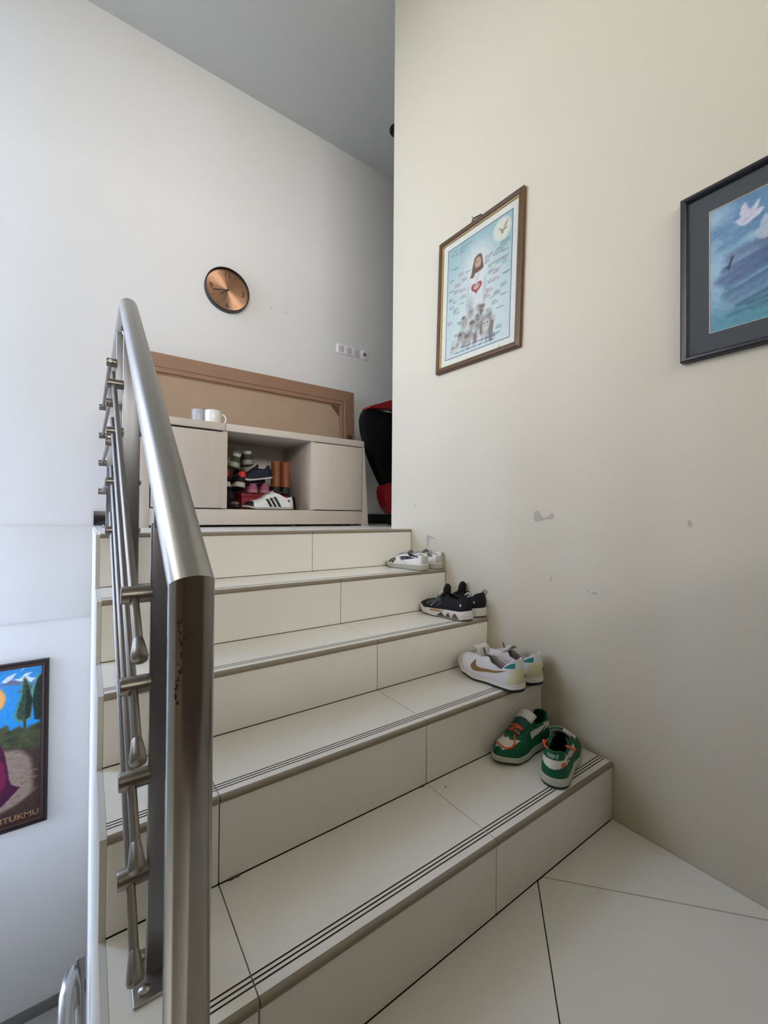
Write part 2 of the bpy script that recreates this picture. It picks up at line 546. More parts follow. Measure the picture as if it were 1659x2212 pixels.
# ------------------------------------------------------------------ stainless stair railing
def railing():
    xr = -1.321
    rt = empty('stair_railing', (xr, -.147, 0), 'stainless steel stair railing with round handrail, flat posts and thin rods', 'railing')
    off = (xr, -.147, 0)
    sl = 0.722
    def hz(y): return .910 + sl * (y + .147)
    R = .0258
    # newel and handrail share the mitred corner
    bm = bmesh.new()
    A, B, C_ = Vector((xr, -.147, 0.0)), Vector((xr, -.147, .910)), Vector((xr, .3, hz(.3)))
    rg = tube_bm(bm, [A, B, C_], R, 40, cap=False)
    bmesh.ops.delete(bm, geom=rg[2], context='VERTS')
    from_bm('newel_post', bm, M_POST, rt, smooth=True, sharp=30, off=off)
    ya = .945
    pts = [A, B]
    za = hz(ya)
    pts += [Vector((xr, y, hz(y))) for y in (.2, .5, .8)]
    r = .07
    a = math.atan(sl)
    # bend from the slope into the level landing rail
    c = Vector((xr, ya, za - r / math.cos(a) * 1.0))
    for i in range(0, 9):
        an = a * (1 - i / 8)
        pts.append(Vector((xr, c.y - r * math.sin(an), c.z + r * math.cos(an))))
    yend = 1.90
    zl = pts[-1].z
    pts += [Vector((xr, 1.3, zl)), Vector((xr, yend, zl))]
    bm = bmesh.new()
    rg = tube_bm(bm, pts, R, 40, cap=False)
    bmesh.ops.delete(bm, geom=rg[0], context='VERTS')
    # rounded end cap
    last = rg[-1]
    prev = last
    for i in range(1, 6):
        t = i / 6 * math.pi / 2
        ring = [bm.verts.new(Vector((xr, yend + R * math.sin(t), zl)) + (v.co - Vector((xr, yend, zl))) * math.cos(t)) for v in last]
        for j in range(40):
            bm.faces.new((prev[j], prev[(j + 1) % 40], ring[(j + 1) % 40], ring[j]))
        prev = ring
    bm.faces.new(prev)
    from_bm('handrail', bm, M_STEEL, rt, smooth=True, sharp=30, off=off)
    xrod = -1.357
    def flat_post(y, z0, z1, x0=-1.332, w=.052, hs=(), xl=-1.376, name='flat_post', far=False):
        bm = bmesh.new()
        bx(bm, x0, x0 + w, y - .005, y + .005, z0, z1, bev=.0035, seg=3)
        p = from_bm(name, bm, M_CHROME, rt, smooth=True, sharp=35, off=off)
        for h in hs:
            bm = bmesh.new()
            tube_bm(bm, [(xl, y, h), (xl + .002, y, h), (x0 + .002, y, h)], [.0140, .0152, .0152], 20)
            from_bm('standoff', bm, M_ROD, p, smooth=True, sharp=35, off=off)
            bm = bmesh.new()
            tube_bm(bm, [(x0 + w - .001, y, h), (x0 + w + .002, y, h), (x0 + w + .005, y, h)], [.009, .009, .005], 14)
            from_bm('bolt_cap', bm, M_CHROME, p, smooth=True, sharp=35, off=off)
        bm = bmesh.new()
        bx(bm, x0 - .022, x0 + w + .02, y - .05, y + .05, z0, z0 + .006, bev=.0015, seg=1)
        from_bm('base_plate', bm, M_STEEL, p, off=off)
        for sx, sy in ((.005, -.032), (.005, .032)):
            bm = bmesh.new()
            lathe_bm(bm, [(.009, .006), (.009, .010), (.006, .013), (0, .014)], 14, center=(x0 - .010 + sx, y + sy, z0))
            from_bm('bolt', bm, M_STEEL, p, smooth=True, sharp=40, off=off)
        # short stem that carries the handrail
        return p
    y1, y2 = .15, .95
    h1 = [.854, .698, .536, .370]
    h2 = [1.423, 1.265, 1.099, .938]
    p1 = flat_post(y1, Z[1], .978, hs=h1)
    p2 = flat_post(y2, Z[4], 1.600, hs=h2)
    for p, y, zt in ((p1, y1, .97), (p2, y2, 1.59)):
        tube('stem', [(xr, y, zt), (xr, y, hz(y) - R * .8)], .008, M_STEEL, p, 14, off)
    for a, b in zip(h1, h2):
        s = (b - a) / (y2 - y1)
        y0 = .040
        za_, zb_ = a + s * (y0 - y1), b + s * (1.03 - y2)
        rd = tube('rod', [(xrod, y0, za_), (xrod, 1.03, zb_)], .0072, M_ROD, rt, 16, off)
        d = Vector((0, 1, s)).normalized()
        P0 = Vector((xrod, y0, za_))
        bm = bmesh.new()
        prof = [(.036, .0072), (.034, .0080), (.012, .0112), (.002, .0124), (-.003, .0112), (-.0055, .007), (-.0065, .0015)]
        tube_bm(bm, [P0 + d * t for t, _ in prof], [q for _, q in prof], 18)
        from_bm('end_cap', bm, M_ROD, rd, smooth=True, sharp=35, off=off)
    # level rods along the landing
    hl = [1.537, 1.392, 1.252, 1.107]
    p3 = flat_post(1.10, Z[5], 1.655, x0=-1.345, hs=hl, xl=-1.374)
    p4 = flat_post(1.88, Z[5], 1.655, x0=-1.347, hs=hl, xl=-1.380)
    for p, y in ((p3, 1.10), (p4, 1.88)):
        tube('stem', [(xr, y, 1.645), (xr, y, zl - R * .8)], .008, M_STEEL, p, 14, off)
    for h in hl:
        tube('rod', [(-1.363, 1.08, h), (-1.363, 1.925, h)], .0065, M_ROD, rt, 14, off)
    scr = mat('black_scratch', (28, 26, 24), .8)
    rg = random.Random(5)
    newel = [o for o in rt.children if o.name.startswith('newel_post')][0]
    for i in range(26):
        t = i / 25
        h = .872 - .095 * t + rg.uniform(-.003, .003)
        an = math.radians(231 + 9 * math.sin(5 * t) + rg.uniform(-7, 7))
        ln = rg.uniform(.0015, .0065); tw = rg.uniform(-.06, .06); wd = rg.uniform(.0004, .0011)
        V = []
        for (dz, da) in ((-ln / 2, -wd / R - tw / 2), (-ln / 2, wd / R - tw / 2), (ln / 2, wd / R + tw / 2), (ln / 2, -wd / R + tw / 2)):
            V.append((xr + (R + .0003) * math.cos(an + da), -.147 + (R + .0003) * math.sin(an + da), h + dz))
        mesh('scratch', V, [(0, 1, 2, 3)], scr, newel, off=off)
    # lower flight railing: only its top corner shows
    lr = empty('lower_railing', (-1.45, 1.0, ZL), 'stainless railing of the lower flight, its top corner beside the stair side', 'railing')
    off2 = (-1.45, 1.0, ZL)
    bm = bmesh.new()
    pts = [(-1.462, .2, -.525 - .70 * .8), (-1.462, .9, -.525 - .07), (-1.462, .97, -.532), (-1.456, 1.02, -.529), (-1.45, 1.06, -.547), (-1.442, 1.08, -.615), (-1.440, 1.08, -.8)]
    tube_bm(bm, pts, .019, 24)
    from_bm('handrail', bm, M_STEEL, lr, smooth=True, sharp=40, off=off2)
    bm = bmesh.new()
    bx(bm, -1.436, -1.412, 1.09, 1.10, ZL, -.535, bev=.002, seg=1)
    from_bm('flat_post', bm, M_CHROME, lr, off=off2)
    for i in range(3):
        h = -.66 - .16 * i
        tube('rod', [(-1.430, .2, h - .62), (-1.430, 1.08, h)], .0065, M_STEEL, lr, 12, off2)
railing()

# ------------------------------------------------------------------ painted prints: a small raster turned into vertex colours
class Canvas:
    def __init__(self, w, h, W, H, bg):
        self.w, self.h, self.W, self.H = w, h, W, H      # raster size and real size
        self.a = np.ones((h, w, 3)) * np.array(bg, float)
        u = (np.arange(w) + .0) / (w - 1)
        v = (np.arange(h) + .0) / (h - 1)
        self.u, self.v = np.meshgrid(u, v)
    def put(self, m, c):
        m = np.clip(m, 0, 1)[..., None]
        self.a = self.a * (1 - m) + np.array(c, float) * m
    def blur(self, m, r):
        r = int(r)
        if r < 1: return m
        for ax in (0, 1):
            k = 2 * r + 1
            p = np.pad(m, [(r + 1, r) if i == ax else (0, 0) for i in range(2)], mode='edge')
            cs = np.cumsum(p, axis=ax)
            m = (np.take(cs, range(k, cs.shape[ax]), axis=ax) - np.take(cs, range(0, cs.shape[ax] - k), axis=ax)) / k
        return m
    def poly(self, P, c, soft=1, al=1.0):
        ins = np.zeros(self.u.shape, bool)
        n = len(P)
        for i in range(n):
            (x0, y0), (x1, y1) = P[i], P[(i + 1) % n]
            if y0 == y1: continue
            t = ((y0 > self.v) != (y1 > self.v)) & (self.u < (x1 - x0) * (self.v - y0) / (y1 - y0) + x0)
            ins ^= t
        self.put(self.blur(ins.astype(float), soft) * al, c)
    def ell(self, x, y, rx, ry, c, soft=.15, al=1.0, rot=0.0):
        dx, dy = (self.u - x) * self.W, (self.v - y) * self.H
        cr, sr = math.cos(rot), math.sin(rot)
        ex, ey = (dx * cr + dy * sr) / (rx * self.W), (-dx * sr + dy * cr) / (ry * self.W)
        d = np.sqrt(ex * ex + ey * ey)
        self.put(np.clip((1 + soft - d) / (2 * soft), 0, 1) * al, c)
    def line(self, p, q, wd, c, al=1.0, soft=.5):
        ax, ay, bx_, by = p[0] * self.W, p[1] * self.H, q[0] * self.W, q[1] * self.H
        px, py = self.u * self.W - ax, self.v * self.H - ay
        L2 = (bx_ - ax) ** 2 + (by - ay) ** 2 + 1e-12
        t = np.clip((px * (bx_ - ax) + py * (by - ay)) / L2, 0, 1)
        d = np.hypot(px - t * (bx_ - ax), py - t * (by - ay))
        self.put(np.clip((wd * (1 + soft) - d) / (wd * soft * 2), 0, 1) * al, c)
    def noise(self, amp, r, seed=1):
        rg = np.random.RandomState(seed)
        n = self.blur(self.blur(rg.rand(self.h, self.w) - .5, r), r)
        n = n / (n.std() + 1e-9)
        self.a = np.clip(self.a + n[..., None] * amp, 0, 255)
    def build(self, name, x0, y0, z, m, parent):
        X = x0 + self.u * self.W
        Y = y0 + self.v * self.H
        V = np.stack([X.ravel(), Y.ravel(), np.full(X.size, z)], -1)
        i = np.arange(self.w * self.h).reshape(self.h, self.w)
        F = np.stack([i[:-1, :-1], i[:-1, 1:], i[1:, 1:], i[1:, :-1]], -1).reshape(-1, 4)
        return mesh(name, V.tolist(), F.tolist(), m, parent, colors=self.a.reshape(-1, 3))

M_PRINT = mat_vcol('printed_paper', 0.45, 0.3)
M_CANVAS = mat_vcol('painted_canvas', 0.55, 0.3)
M_GLASS = mat_glass('picture_glass')

def wall_matrix(which, a, z, tilt=0.0, out=0.0):
    """frame whose local x runs right, y up, z out of the wall as seen from the room"""
    if which == 'right':
        M = Matrix(((0, 0, -1, -out), (-1, 0, 0, a), (0, 1, 0, z), (0, 0, 0, 1)))
    else:
        M = Matrix(((1, 0, 0, a), (0, 0, -1, D - out), (0, 1, 0, z), (0, 0, 0, 1)))
    return M @ Matrix.Rotation(math.radians(tilt), 4, 'Z')

def moulding(name, w, h, prof, m, parent, mi=None):
    """picture frame: prof = [(inset, height), ...] walked round the four mitred sides"""
    V, F, I = [], [], []
    n = len(prof)
    for (d, z) in prof:
        a, b = w / 2 - d, h / 2 - d
        V += [(-a, -b, z), (a, -b, z), (a, b, z), (-a, b, z)]
    for i in range(n):
        j = (i + 1) % n
        for k in range(4):
            l = (k + 1) % 4
            F.append((i * 4 + k, i * 4 + l, j * 4 + l, j * 4 + k))
            I.append(0 if mi is None else mi[i])
    return mesh(name, V, F, m, parent, idx=I)

def words(c, x, y, col, rg, lines=2, wid=.085, al=.75):
    for k in range(lines):
        yy = y - k * .0155
        xx = x + rg.uniform(-.01, .01)
        ln = wid * rg.uniform(.6, 1.0)
        n = int(ln / .0105)
        c.line((xx, yy), (xx + ln, yy), .0028, col, al * .30, .8)
        for i in range(n):
            if rg.rand() < .14: continue
            x0 = xx + i * .0105
            c.line((x0, yy - .003), (x0 + .002, yy + .0035), .0011, col, al)
            if rg.rand() < .6:
                c.line((x0, yy + (.003 if rg.rand() < .5 else -.003)), (x0 + .006, yy + (.003 if rg.rand() < .5 else -.003)), .0009, col, al)

def poster():
    Wo, Ho = .492, .640
    rt = empty('framed_poster', label='brown framed poster of a white-robed figure with a red heart, nearer the stairs', cat='picture', matrix=wall_matrix('right', .596, 2.008, -1.9, .001))
    wood = mat('brown_frame_wood', (88, 62, 38), .38, vary=.15, scale=20)
    gold = mat('gold_lip', (176, 150, 100), .45, .4)
    back = mat('backing_board', (150, 130, 105), .8)
    moulding('frame', Wo, Ho, [(0, 0), (0, .016), (.005, .022), (.013, .024), (.020, .020), (.024, .016), (.024, .0)], wood, rt)
    moulding('gold_lip', Wo - .047, Ho - .047, [(0, .002), (0, .0155), (.0032, .0140), (.0032, .002)], gold, rt)
    bm = bmesh.new(); bx(bm, -Wo / 2 + .01, Wo / 2 - .01, -Ho / 2 + .01, Ho / 2 - .01, .0005, .006)
    from_bm('backing_board', bm, back, rt)
    # print
    W, H = Wo - .052, Ho - .052
    rg = np.random.RandomState(4)
    c = Canvas(250, 330, W, H, (228, 230, 224))
    mx, my = .030 / W, .030 / H
    def q(u, v): return (mx + u * (1 - 2 * mx), my + v * (1 - 2 * my))
    c.poly([q(0, 0), q(1, 0), q(1, 1), q(0, 1)], (62, 72, 112), 0)
    e = .0035 / W
    inn = (c.u > mx + e) & (c.u < 1 - mx - e) & (c.v > my + e * W / H) & (c.v < 1 - my - e * W / H)
    g = np.clip((c.v - .1) / .9, 0, 1)[..., None]
    sky = np.array((205, 221, 226)) * (1 - g) + np.array((150, 186, 196)) * g
    d = np.hypot((c.u - .5) * 1.0, (c.v - .5) * 1.25)
    lightm = np.clip(1.15 - d * 2.0, 0, 1)[..., None]
    sky = sky * (1 - lightm * .75) + np.array((226, 231, 233)) * lightm * .75
    c.a = np.where(inn[..., None], sky, c.a)
    def E(u, v, ru, rv, col, soft=.3, al=1.0, rot=0):
        x, y = q(u, v); c.ell(x, y, ru * (1 - 2 * mx), rv * (1 - 2 * mx), col, soft, al, rot)
    def Pl(P, col, soft=1, al=1.0): c.poly([q(*p) for p in P], col, soft, al)
    def Ln(p, r, w_, col, al=1.0): c.line(q(*p), q(*r), w_, col, al)
    # pale disc with the dove
    E(.855, .892, .125, .125, (222, 224, 214), .12)
    Pl([(.80, .912), (.83, .905), (.85, .885), (.90, .925), (.945, .955), (.905, .895), (.93, .88), (.875, .87), (.865, .845), (.845, .86), (.835, .885)], (148, 136, 100), 1, .9)
    E(.87, .90, .03, .018, (226, 222, 205), .4, .7)
    # small emblem and its lettering
    Pl([(.07, .925), (.12, .975), (.17, .918)], (120, 130, 140), 1, .8)
    E(.12, .94, .02, .02, (205, 215, 220), .4, .8)
    for k in range(3): words(c, *q(.20, .955 - k * .022), (110, 120, 130), rg, 1, .21 - .06 * k, .7)
    # figure: halo, hair, face, robe
    E(.505, .735, .17, .20, (228, 232, 233), .6, .8)
    Pl([(.40, .60), (.34, .42), (.33, .30), (.66, .30), (.64, .46), (.60, .62), (.55, .66), (.46, .66)], (222, 226, 230), 4, .95)
    Pl([(.335, .55), (.40, .62), (.37, .40), (.33, .33)], (190, 200, 210), 3, .6)
    Pl([(.64, .60), (.66, .40), (.60, .34), (.605, .58)], (176, 188, 200), 3, .65)
    Pl([(.52, .81), (.455, .79), (.43, .73), (.41, .66), (.385, .64), (.44, .625), (.48, .66), (.56, .66), (.60, .67), (.585, .74), (.565, .795)], (112, 78, 62), 1.6)
    E(.51, .735, .050, .068, (196, 158, 134), .18)
    E(.52, .735, .026, .045, (214, 180, 158), .5, .8)
    Pl([(.46, .70), (.56, .70), (.545, .665), (.51, .652), (.475, .665)], (98, 66, 52), 1.4, .8)
    E(.51, .695, .017, .005, (168, 100, 90), .5)
    E(.491, .748, .009, .006, (70, 50, 44), .5); E(.531, .748, .009, .006, (70, 50, 44), .5)
    Ln((.511, .745), (.513, .720), .0015, (166, 124, 102))
    Pl([(.455, .64), (.50, .56), (.565, .65), (.51, .64)], (206, 196, 190), 2, .6)
    for k in range(7):
        x = .37 + .04 * k
        Ln((x + .02, .55), (x - .01 + .008 * k, .34), .0022, (196, 204, 212), .5)
    # heart
    hp = []
    for i in range(40):
        t = 2 * math.pi * i / 40
        hp.append((.497 + .083 * math.sin(t) ** 3, .532 + .0034 * (13 * math.cos(t) - 5 * math.cos(2 * t) - 2 * math.cos(3 * t) - math.cos(4 * t)) * 1.0))
    Pl(hp, (150, 62, 60), 1)
    Pl([((x - .497) * .62 + .500, (y - .532) * .62 + .534) for x, y in hp], (206, 150, 142), 1.5, .9)
    words(c, *q(.46, .548), (226, 206, 200), rg, 2, .07, .9)
    # crowd
    for i in range(150):
        u = rg.uniform(.12, .80); v = rg.uniform(.05, .36)
        if v > .1 + .33 * (1 - abs(u - .48) / .42): continue
        s = rg.uniform(.55, 1.0)
        t = rg.rand()
        col = np.array((118, 112, 110)) * (1 - t) + np.array((214, 210, 204)) * t
        E(u, v, .034 * s, .045 * s, col, .7, .55, rg.uniform(-.5, .5))
        if rg.rand() < .4: E(u, v + .02, .022 * s, .014 * s, (88, 78, 74), .6, .5)
    for (u, v, s) in ((.60, .325, .7), (.30, .30, .6), (.44, .22, .8), (.25, .16, .7), (.36, .12, .8)):
        E(u, v, .05 * s, .06 * s, (176, 158, 146), .4, .8); E(u, v + .035 * s, .05 * s, .03 * s, (90, 80, 78), .5, .8)
    E(.655, .185, .088, .105, (120, 116, 114), .3, .8)
    E(.655, .175, .068, .085, (196, 190, 186), .25, .95)
    E(.628, .195, .012, .006, (70, 64, 62), .5); E(.682, .195, .012, .006, (70, 64, 62), .5)
    Pl([(.63, .155), (.685, .158), (.67, .142), (.645, .140)], (226, 222, 220), 2, .8)
    Pl([(.73, .20), (.775, .19), (.755, .03), (.715, .02), (.70, .12)], (110, 100, 98), 1.6, .85)
    Pl([(.58, .18), (.605, .23), (.60, .12), (.575, .10)], (84, 78, 78), 2, .8)
    Pl([(.47, .06), (.52, .07), (.515, .14), (.48, .15)], (120, 82, 80), 2, .7)
    Pl([(.53, .04), (.60, .05), (.59, .11), (.54, .12)], (226, 228, 230), 2, .8)
    Pl([(.555, .335), (.575, .345), (.592, .315), (.62, .315), (.615, .30), (.58, .285), (.56, .30)], (92, 92, 96), 1.2, .8)
    E(.40, .40, .05, .09, (150, 160, 172), .7, .6)
    # scattered words round the figure
    cols = [(92, 100, 112), (150, 92, 108), (92, 128, 152), (96, 112, 106), (120, 118, 126), (166, 100, 116)]
    W1 = [(.09, .80), (.19, .73), (.26, .67), (.32, .71), (.66, .66), (.77, .66), (.87, .62), (.76, .59), (.67, .61), (.89, .53), (.76, .527), (.67, .534), (.87, .71), (.78, .755), (.83, .79), (.73, .72), (.62, .748), (.62, .71),
          (.04, .706), (.15, .647), (.12, .595), (.03, .61), (.04, .54), (.05, .471), (.15, .392), (.66, .464), (.76, .412), (.86, .366), (.63, .425), (.74, .342), (.80, .273), (.66, .298), (.81, .131), (.78, .076), (.03, .333), (.21, .299), (.12, .50), (.22, .58), (.25, .52), (.22, .46), (.11, .43), (.86, .45), (.70, .385), (.86, .86 - .2)]
    for i, (u, v) in enumerate(W1):
        words(c, *q(u, v), cols[(i * 5 + i // 3) % len(cols)], rg, 2 if i % 3 else 1, .088 * (1.5 if i in (13, 14, 15, 16) else 1), .8)
    # two lines of blue letters under the figure
    for k, (u0, v0, ln) in enumerate(((.27, .062, .56), (.17, .030, .60))):
        n = int(ln / .015)
        for i in range(n):
            if i % 6 == 5: continue
            x0, y0 = q(u0 + i * .0155, v0)
            hh = .0085 if k == 0 else .006
            c.line((x0, y0), (x0, y0 + hh), .0015, (74, 88, 138), .85)
            c.line((x0, y0 + (hh if i % 2 else 0)), (x0 + .008, y0 + (hh if i % 3 else hh / 2)), .0012, (74, 88, 138), .8)
    E(.86, -.045, .012, .014, (150, 150, 146), .6, .7)
    c.noise(2.2, 1, 3)
    c.a = np.clip(c.a * np.array((.925, .925, .885)), 0, 255)
    c.build('print', -W / 2, -H / 2, .0075, M_PRINT, rt)
    bm = bmesh.new(); bx(bm, -W / 2, W / 2, -H / 2, H / 2, .0105, .0125)
    from_bm('glass', bm, M_GLASS, rt)
    cord = mat('dark_hanging_cord', (40, 34, 30), .7)
    nailm = mat('steel_nail', (170, 168, 162), .35, .9)
    tube('hanging_cord', [(-.066, Ho / 2 - .02, .004), (-.035, Ho / 2 + .022, .005), (.01, Ho / 2 + .016, .005), (.045, Ho / 2 - .02, .004)], .0024, cord, rt, 8)
    tube('nail', [(-.035, Ho / 2 + .024, -.001), (-.035, Ho / 2 + .025, .012), (-.035, Ho / 2 + .025, .0125), (-.035, Ho / 2 + .025, .014)], [.0014, .0014, .0035, .0032], nailm, rt, 10)
poster()

def dove_picture():
    Wo, Ho = .620, .476
    rt = empty('framed_dove_picture', label='black framed blue seascape with white doves and wide grey mat', cat='picture', matrix=wall_matrix('right', -.200 - Wo / 2, 1.682, 0.0, .001))
    black = mat('black_frame_lacquer', (26, 29, 38), .35)
    moulding('frame', Wo, Ho, [(0, 0), (0, .020), (.004, .023), (.010, .023), (.014, .018), (.0165, .012), (.0165, 0)], black, rt)
    matm = mat('charcoal_mat_board', (66, 70, 74), .8, vary=.03)
    L, B = .066, .066
    # mat board with a bevelled window
    w, h = Wo - .03, Ho - .03
    V = [(-w / 2, -h / 2, .009), (w / 2, -h / 2, .009), (w / 2, h / 2, .009), (-w / 2, h / 2, .009)]
    aw, ah = Wo / 2 - L, Ho / 2 - B
    V += [(-aw, -ah, .009), (aw, -ah, .009), (aw, ah, .009), (-aw, ah, .009)]
    V += [(-aw + .002, -ah + .002, .0068), (aw - .002, -ah + .002, .0068), (aw - .002, ah - .002, .0068), (-aw + .002, ah - .002, .0068)]
    F, I = [], []
    for k in range(4):
        l = (k + 1) % 4
        F.append((k, l, 4 + l, 4 + k)); I.append(0)
        F.append((4 + k, 4 + l, 8 + l, 8 + k)); I.append(1)
    mesh('mat_board', V, F, [matm, mat('cut_mat_edge', (205, 200, 180), .8)], rt, idx=I)
    bm = bmesh.new(); bx(bm, -w / 2, w / 2, -h / 2, h / 2, .0005, .005)
    from_bm('backing_board', bm, mat('backing_board_grey', (120, 112, 100), .8), rt)
    W, H = 2 * aw, 2 * ah
    c = Canvas(260, 200, W, H, (104, 146, 176))
    rg = np.random.RandomState(8)
    g = np.clip(c.v, 0, 1)[..., None]
    c.a = np.array((104, 152, 176)) * (1 - g) + np.array((98, 140, 176)) * g
    def k(u): return u * .46 / W        # measured on a 0.46 m wide print
    for i in range(26):
        u, v = rg.uniform(0, 1), rg.uniform(.45, 1)
        c.ell(u, v, rg.uniform(.05, .16), rg.uniform(.012, .035), (150, 186, 206) if rg.rand() < .55 else (80, 120, 158), .9, .45, rg.uniform(0, .35))
    c.ell(k(.03), .93, .07, .05, (176, 200, 214), .8, .8)
    c.ell(k(.02), .50, .05, .12, (168, 198, 216), .9, .8)
    c.ell(k(.06), .30, .06, .08, (150, 190, 208), .9, .7)
    for (x0, y0, x1, y1, w_, col) in ((.07, .47, .27, .53, .006, (84, 96, 128)), (.05, .40, .28, .52, .009, (78, 92, 130)), (.09, .36, .28, .45, .010, (72, 88, 124)),
                                      (.085, .28, .28, .37, .010, (70, 92, 126)), (.10, .22, .28, .30, .007, (100, 120, 150)), (.135, .16, .28, .22, .005, (52, 82, 104)),
                                      (.18, .15, .28, .17, .004, (44, 84, 104)), (.094, .10, .28, .13, .004, (46, 84, 96)), (.20, .09, .28, .10, .003, (50, 90, 104)), (.07, .65, .25, .60, .012, (84, 124, 160)),
                                      (.03, .60, .2, .66, .010, (150, 190, 208)), (.1, .56, .28, .60, .010, (104, 112, 140)), (.12, .32, .28, .39, .004, (130, 172, 192))):
        c.line((k(x0), y0), (k(x1), y1), w_, col, .75, 1.0)
        c.line((k(x1), y1), (min(1, k(x1) + .3), y1 + .04), w_, col, .6, 1.0)
    c.ell(.62, .42, .16, .10, (112, 112, 140), .8, .7)
    c.ell(.15, .05, .3, .05, (74, 140, 154), .8, .6)
    c.ell(.6, .05, .4, .05, (74, 140, 154), .8, .6)
    c.line((k(.092), .475), (k(.112), .56), .0028, (34, 52, 72), .9)
    c.line((k(.075), .49), (k(.10), .50), .003, (50, 70, 96), .8)
    dv = [(.125, .822), (.138, .838), (.150, .836), (.146, .87), (.152, .92), (.171, .947), (.180, .915), (.190, .872), (.205, .888), (.222, .915), (.236, .925), (.232, .89), (.219, .845), (.236, .857), (.254, .850), (.247, .822), (.228, .800), (.205, .790), (.19, .775), (.165, .765), (.145, .785)]
    c.poly([(k(a), b) for a, b in dv], (206, 204, 216), 1)
    c.line((k(.16), .80), (k(.215), .84), .003, (184, 182, 202), .7)
    dv2 = [(.207, .668), (.222, .69), (.235, .70), (.238, .75), (.262, .80), (.275, .75), (.29, .80), (.32, .84), (.33, .78), (.31, .71), (.345, .70), (.32, .66), (.29, .62), (.26, .605), (.235, .612)]
    c.poly([(k(a), b) for a, b in dv2], (182, 194, 206), 1.5, .9)
    c.poly([(k(a) + .36, b + .05) for a, b in dv], (204, 206, 216), 1)
    c.noise(4.0, 1, 5)
    c.build('print', -W / 2, -H / 2, .0062, M_PRINT, rt)
    bm = bmesh.new(); bx(bm, -w / 2, w / 2, -h / 2, h / 2, .0105, .0120)
    from_bm('glass', bm, M_GLASS, rt)
dove_picture()

